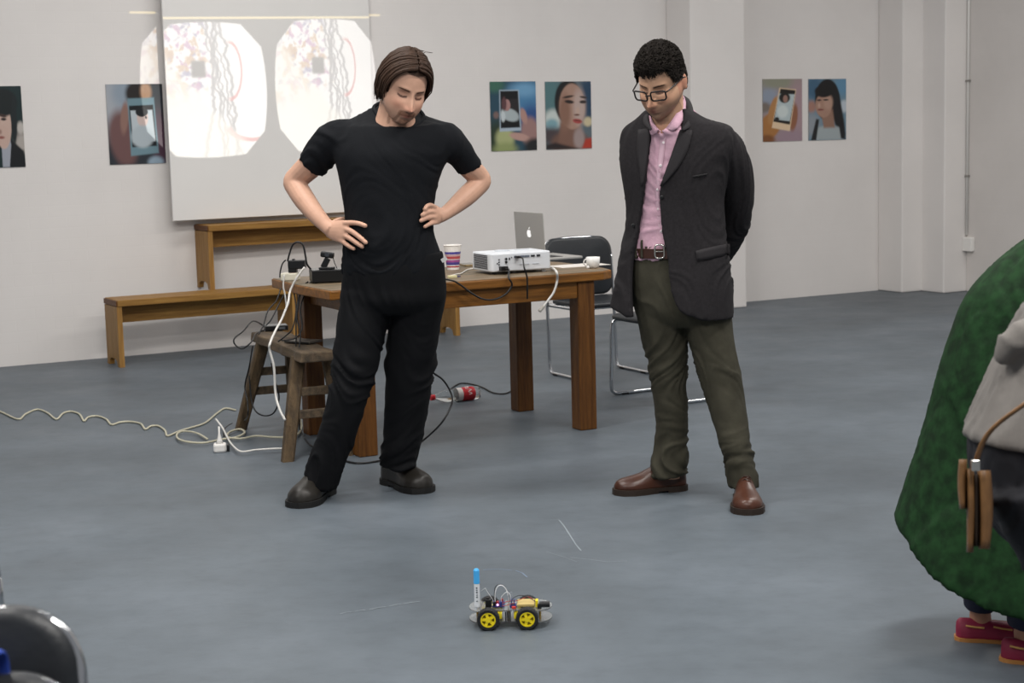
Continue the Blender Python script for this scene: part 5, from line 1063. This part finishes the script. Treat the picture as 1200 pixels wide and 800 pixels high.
limb(bd, [(835, 165, 6.41, 30, 1), (858, 192, 6.43, 27, 1), (864, 238, 6.5, 25, 1), (860, 258, 6.55, 24, 1), (838, 300, 6.68, 19, 1), (820, 316, 6.73, 16, 1)])
limb(bd, [(758, 165, 6.46, 30, 1), (748, 195, 6.55, 27, 1), (755, 248, 6.68, 24, 1), (785, 298, 6.77, 18, 1), (803, 311, 6.79, 16, 1)])
w1 = atY(819, 317, 6.735); hand(bd, w1, (-.8, .15, -.45), (0, 1, .1), curl=.55, side=1); w2 = atY(803, 312, 6.795); hand(bd, w2, (.75, .05, -.5), (0, 1, 0), curl=.6, side=-1)
V, F, Nn = remesh(bd, .0037, 1, .4)
C = paint_face(V, HM2, k2, 'caa084', 'a8685c', '30241d', stubble='7b6252')
mk('body', (V, F), M_SKIN, root, world=True, smooth=True, cols=C)
# short curly hair
M_HD = mat('dark_curly_hair', '1e1915', .75, var=.3, vscale=30, spec=.2)
rh = np.random.default_rng(5)
def keep2(x, y, z):
    if z > .078: return True
    if y > .03: return z > -.05
    if abs(x) > .055 and y > -.045: return z > (.012 if y < -.02 else .016)
    return z > .07 and y > -.09
capV, capF = cap_mesh((.084, .106, .129, .004, .004), keep2); hm = MB().add(capV, capF); cur = []
nk = 0
while nk < 2000:
    t_ = rh.uniform(0, 2*math.pi); ph_ = math.asin(rh.uniform(-.4, 1)); e = np.array([math.sin(t_)*math.cos(ph_), -math.cos(t_)*math.cos(ph_), math.sin(ph_)]); p = e*np.array([.084, .107, .129])+np.array([0, .004, .004])
    if not keep2(*p): continue
    nk += 1; top_ = sstep(.02, .09, np.array(p[2])).item(); ln = lerp(.022, .05, top_); a = np.array([.5*e[0]+.35*rh.normal(), .8+.4*rh.normal(), -.35*(1-top_)+.3*rh.normal()]); a -= e*a.dot(e); a /= np.linalg.norm(a); b = np.cross(e, a); P = []; ph0 = rh.uniform(0, 6.28); wl = rh.uniform(.8, 1.6)
    for q in np.linspace(0, 1, 8):
        pt = p+a*(ln*(q-.4)); d_ = (pt-np.array([0, .004, .004]))/np.array([.084, .107, .129]); pt = np.array([0, .004, .004])+d_/np.linalg.norm(d_)*np.array([.084, .107, .129])
        P.append(pt+e*(lerp(.002, .013, top_)*math.sin(math.pi*min(1, q*1.1))+.004*top_*math.sin(q*6.28*wl+ph0)+.003*rh.random())+b*(.0055*math.sin(q*6.28*wl*1.2+ph0)))
    cur.append(P)
strands(hm, cur, .0027, 4, .3); V, F = hm.arr(); mk('hair', (xf(V*k2, HM2), F), M_HD, root, world=True, smooth=True)
# glasses
M_FR = mat('dark_tortoise_frame', '17100e', .3); M_GL = mat('lens_glass', (.97, .98, .98, 1), .02, trans=1, ior=1.08)
gl = mk('glasses', MB().tube([HM2 @ Vector((x*k2, y*k2, z*k2)) for x, y, z in ((-.009, -.121, .002), (0, -.124, .004), (.009, -.121, .002))], .003*k2, 8), M_FR, root, world=True, smooth=True)
for sx in (-1, 1):
    rim = [HM2 @ Vector(((sx*.0355+x)*k2, (-.116+.012*(abs(sx*.0355+x)/.06)**2)*k2, (-.004+z)*k2)) for x, z in rrect(.054, .036, .010, 5)]
    mk('rim', MB().tube(rim, .0031*k2, 8, closed=True), M_FR, gl, world=True, smooth=True)
    mk('lens', MB().add(rim, [tuple(range(len(rim)))]), M_GL, gl, world=True, solid=.0012)
    mk('temple', MB().tube([HM2 @ Vector((sx*x*k2, y*k2, z*k2)) for x, y, z in ((.061, -.104, .006), (.072, -.094, .008), (.08, -.04, .008), (.085, .005, .008), (.087, .022, -.002))], .003*k2, 8), M_FR, gl, world=True, smooth=True)
# ================================================================ person in the green coat, bending away to the right
root = thing('person', 'person bending over in a wide dark green patterned coat and crimson moccasins', 'person', loc=((ground(1150, 748)+ground(1205, 772))/2))
YC = 4.42; M_GC = mat('green_brocade', '1b3b1e', .8, col2='0e2411', var=.6, vscale=26, detail=2, bump=.06, bscale=26, spec=.2)
def spl_row(xl, xr, y, Y, th): return (xl, xr, y, Y, th)
rows_g = [(1218, 1420, 268, YC, .30), (1196, 1418, 284, YC, .34), (1163, 1405, 310, YC, .37), (1133, 1385, 345, YC, .40), (1113, 1360, 395, YC, .43), (1099, 1335, 440, YC, .46), (1086, 1320, 490, YC, .5), (1071, 1310, 540, YC, .54), (1058, 1305, 582, YC, .59), (1050, 1303, 607, YC, .62), (1049, 1303, 612, YC, .625)]
rings = []; nn_ = 48
SP = spline(rows_g, 4)
for i, (xl, xr, y, Y, th) in enumerate(SP):
    c = atY((xl+xr)/2, y, Y); rx = (xr-xl)/2*pxm(Y); fl = sstep(.35, 1, np.array(i/(len(SP)-1))).item(); ring = []
    for j in range(nn_):
        a = 2*math.pi*j/nn_; wv = 1+.015*fl*math.sin(a*7+.5)+.015*fl*math.sin(a*4); drop = fl*.19*max(0, -math.sin(a))
        ring.append((c.x+rx*math.cos(a)*wv*(1 if math.cos(a) > 0 else 1/wv), c.y+th/2*math.sin(a)*wv, c.z-drop*(1 if y > 440 else .0)))
    rings.append(ring)
inner = [[((p[0]-c.x)*.96+c.x, (p[1]-c.y)*.96+c.y, p[2]+.004) for p in r] for r in rings[::-1][:12]]
gm = MB().loft(rings)
# sleeves reaching forward and down
def tubew(mb, pts, rads, n=16, per=4): K = spline([tuple(p)+(r,) for p, r in zip(pts, rads)], per); return mb.tube([Vector(p[:3]) for p in K], [float(v) for v in K[:, 3]], n)
gx = lambda px, py, dy=0: atY(px, py, YC+dy)
tubew(gm, [gx(1290, 330), gx(1350, 306), gx(1385, 300), gx(1402, 300)], [.17, .13, .1, .07])
tubew(gm, [gx(1340, 300, -.1), gx(1385, 310, -.14), gx(1405, 380, -.15), gx(1400, 440, -.14)], [.1, .085, .07, .065]); tubew(gm, [gx(1340, 300, .1), gx(1390, 310, .14), gx(1415, 380, .15), gx(1415, 440, .14)], [.1, .085, .07, .065])
V, F, Nn = remesh(gm, .010, 6); V = fold(V, Nn, .005, 3, 1.2, 31)
mk('coat', (V, F), M_GC, root, world=True, smooth=True)
def ankle_leg(xl, xr, Y):
    return [(xl-6, xr+6, 560, Y, .17), (xl-3, xr+3, 640, Y, .15), (xl, xr, 690, Y, .13), (xl+1, xr-1, 713, Y, .125)]
s1h = ground(1120, 748); s1t = ground(1190, 750.5); s2h = ground(1173, 772); s2t = ground(1240, 778)
tm = MB(); y1 = s1h.y; y2 = s2h.y
hsec(tm, ankle_leg(1129, 1166, y1), n=22); hsec(tm, [(a_+51, b_+51, c_+21, y2, e_) for a_, b_, c_, d_, e_ in ankle_leg(1129, 1166, y2)], n=22); hsec(tm, [(1120, 1240, 470, YC, .3), (1120, 1240, 540, YC, .3), (1122, 1236, 590, YC, .22)], n=28)
V, F, Nn = remesh(tm, .008, 3); mk('trousers', (V, F), mat('navy_trousers', '1b2036', .8, var=.1, vscale=20), root, world=True, smooth=True)
M_MC = mat('crimson_suede', '8a1f3f', .6, var=.15, vscale=20); M_MS = mat('tan_sole', 'b07a42', .6); M_ML = mat('tan_lace', 'd0a060', .6)
shoe(root, s1h, s1t, .25, .092, M_MC, M_MS, 'moc', M_ML); shoe(root, s2h, s2t, .25, .092, M_MC, M_MS, 'moc', M_ML)
bd = MB(); limb(bd, [(1150, 650, y1, 24, 1), (1149, 700, y1, 24, 1), (1149, 725, y1, 26, 1), (1153, 740, y1, 26, 1)]); limb(bd, [(1200, 670, y2, 24, 1), (1200, 721, y2, 24, 1), (1201, 746, y2, 26, 1), (1205, 762, y2, 26, 1)])
limb(bd, [(1150, 660, y1, 26, 1), (1165, 560, YC, 34, 1), (1180, 470, YC, 46, 1), (1215, 390, YC, 60, 1), (1280, 335, YC, 60, 1), (1350, 308, YC, 50, 1), (1395, 300, YC, 38, 1), (1420, 302, YC, 44, 1)]); limb(bd, [(1200, 690, y2, 26, 1), (1200, 560, YC, 34, 1), (1200, 470, YC, 46, 1)])
kA = 1.0; HMA = Matrix.Translation(gx(1440, 305)) @ rot_head(85, 62, 0); V, F = head_mesh(kA, 1, 70, 56).arr(); bd.add(xf(V, HMA), F)
for dy in (-.14, .14):
    tubew(bd, [gx(1385, 312, dy), gx(1405, 385, dy), gx(1405, 450, dy)], [.045, .04, .03]); hand(bd, gx(1405, 452, dy), (.05, 0, -1), (-1, 0, 0), curl=.25, side=1 if dy > 0 else -1, k=.9)
V, F, Nn = remesh(bd, .006, 1); mk('body', (V, F), M_SKIN, root, world=True, smooth=True, cols=paint_face(V, HMA, kA, 'b98a72', 'a35c54', '2a1f1a'))
capV, capF = cap_mesh((.09, .118, .135, .008, .004), lambda x, y, z: (z > .07 or y > .0) and z > -.07); hm = MB().add(capV, capF); hp_ = []
for i in range(160):
    t_ = rh.uniform(60, 300); e0 = np.array([rh.normal(0, .1), .1, 1]); e1 = np.array([math.sin(R_(t_)), -math.cos(R_(t_)), -.3]); hp_.append([(lambda d_: d_/np.linalg.norm(d_)*np.array([.093, .121, .138]))(e0*(1-q)+e1*q) for q in np.linspace(0, 1, 7)])
strands(hm, hp_, .009); V, F = hm.arr(); mk('hair', (xf(V, HMA), F), M_HD, root, world=True, smooth=True)
# ================================================================ person in the grey hooded jacket
YB = 3.25; bx = lambda px, py, dy=0: atY(px, py, YB+dy)
root = thing('person', 'person in grey hooded jacket and dark trousers leaning in front of the green coat', 'person', loc=(ground(1290, 990).x, YB, 0))
jm = MB(); hsec(jm, [(1240, 1400, 330, YB, .2), (1208, 1385, 352, YB, .27), (1188, 1362, 385, YB, .31), (1168, 1335, 425, YB, .33), (1152, 1312, 460, YB, .34), (1139, 1296, 490, YB, .35), (1131, 1288, 507, YB, .35), (1133, 1286, 512, YB, .34)])
tubew(jm, [bx(1172, 426, -.06), bx(1181, 410, -.07), bx(1200, 394, -.08), bx(1228, 380, -.08), bx(1265, 366, -.05)], [.016, .026, .032, .036, .036], 14)   # hood
tubew(jm, [bx(1290, 385), bx(1345, 360), bx(1385, 348), bx(1400, 345)], [.15, .12, .085, .066])
tubew(jm, [bx(1320, 370, -.16), bx(1350, 420, -.2), bx(1375, 480, -.2)], [.08, .065, .055]); tubew(jm, [bx(1320, 370, .16), bx(1350, 420, .2), bx(1375, 480, .2)], [.08, .065, .055])
V, F, Nn = remesh(jm, .009, 3); V = fold(V, Nn, .008, 6, 7, 44)
mk('hooded_jacket', (V, F), mat('grey_marl', '77736f', .9, var=.15, vscale=30), root, world=True, smooth=True)
tm = MB(); hsec(tm, [(1140, 1282, 495, YB, .3), (1138, 1285, 530, YB, .32), (1142, 1285, 565, YB, .31), (1156, 1280, 605, YB, .27), (1180, 1275, 635, YB, .2)])
for dy in (-.09, .09): tubew(tm, [bx(1215, 560, dy), bx(1245, 640, dy), bx(1300, 760, dy), bx(1305, 860, dy), bx(1300, 1010, dy)], [.105, .09, .065, .06, .05])
V, F, Nn = remesh(tm, .009, 4); V = fold(V, Nn, .005, 7, 7, 45); mk('trousers', (V, F), mat('near_black_trousers', '14151c', .8, var=.1, vscale=20), root, world=True, smooth=True)
for dy in (-.09, .09):
    hh = bx(1290, 1010, dy); shoe(root, (hh.x-.05, hh.y, 0), (hh.x+.2, hh.y, 0), .26, .095, M_BT, M_SB, 'boot')
bd = MB(); hsec(bd, [(1290, 1350, 370, YB, .12), (1220, 1320, 420, YB, .2), (1165, 1275, 490, YB, .22), (1165, 1265, 540, YB, .2), (1185, 1260, 600, YB, .16)])
for dy in (-.09, .09): tubew(bd, [bx(1220, 580, dy), bx(1245, 640, dy), bx(1300, 760, dy), bx(1305, 860, dy), (bx(1300, 1010, dy).x, YB+dy, .05)], [.06, .06, .045, .04, .03])
HMB = Matrix.Translation(bx(1450, 330)) @ rot_head(85, 55, 0); V, F = head_mesh(1.0, 1, 70, 56).arr(); bd.add(xf(V, HMB), F); tubew(bd, [bx(1330, 372), bx(1390, 350), bx(1440, 335)], [.06, .055, .052])
for dy in (-.19, .19):
    tubew(bd, [bx(1330, 385, dy*.9), bx(1352, 425, dy), bx(1378, 490, dy)], [.04, .038, .03]); hand(bd, bx(1380, 496, dy), (.3, 0, -1), (-1, 0, -.3), curl=.25, side=1 if dy > 0 else -1, k=.9)
V, F, Nn = remesh(bd, .006, 1); mk('body', (V, F), M_SKIN, root, world=True, smooth=True, cols=paint_face(V, HMB, 1, 'c39a80', 'a35c54', '2a1f1a'))
V, F = hm.arr(); mk('hair', (xf(V, HMB), F), M_HD, root, world=True, smooth=True)
# shoulder bag
YG = YB-.2; bg = lambda px, py, dy=0: atY(px, py, YG+dy)
M_BG = mat('tan_leather_bag', '7d5a36', .5, col2='5b3f24', var=.3, vscale=14); M_BG2 = mat('dark_bag_lining', '2a1d12', .7)
root = thing('shoulder_bag', 'tan leather shoulder bag hanging at the hip over dark trousers', 'bag', loc=bg(1140, 645))
def slab(px0, px1, py0, py1, d0, d1, wv=0.0, n_=9):
    rows2 = []
    for q in np.linspace(0, 1, n_):
        y = lerp(py0, py1, q); sq = .75+.25*math.sin(math.pi*min(1, .15+.9*q)); cx = (px0+px1)/2+wv*math.sin(q*3); hw = (px1-px0)/2*sq; r2 = []
        for a in range(16): t_ = 2*math.pi*a/16; r2.append(bg(cx+hw*math.copysign(abs(math.cos(t_))**.6, math.cos(t_)), y, (d0+d1)/2+(d1-d0)/2*math.copysign(abs(math.sin(t_))**.6, math.sin(t_))))
        rows2.append(r2)
    return MB().loft(rows2)
mk('front_panel', slab(1131, 1142, 549, 647, -.09, .1, 1.5), M_BG, root, world=True, smooth=True); mk('back_panel', slab(1144, 1162, 551, 643, -.09, .1, 2), M_BG, root, world=True, smooth=True)
mk('lining', slab(1140, 1148, 556, 640, -.08, .09), M_BG2, root, world=True, smooth=True); mk('flap', slab(1123, 1134, 538, 596, -.085, .095, -1), M_BG, root, world=True, smooth=True)
mk('clasp', MB().box(-.008, .008, -.006, .006, -.01, .01, Matrix.Translation(bg(1143, 545, -.1))), MATS['nickel'], root, world=True, bevel=.002)
mk('strap', MB().tube([Vector(p) for p in spline([tuple(p) for p in (bg(1142, 549, -.06), bg(1147, 530, -.07), bg(1156, 511, -.08), bg(1172, 494, -.09), bg(1200, 474, -.09), bg(1250, 440, -.06), bg(1300, 395, -.04), bg(1335, 352, .05))], 5)], .011, 6, flat=.35), M_BG, root, world=True, smooth=True)
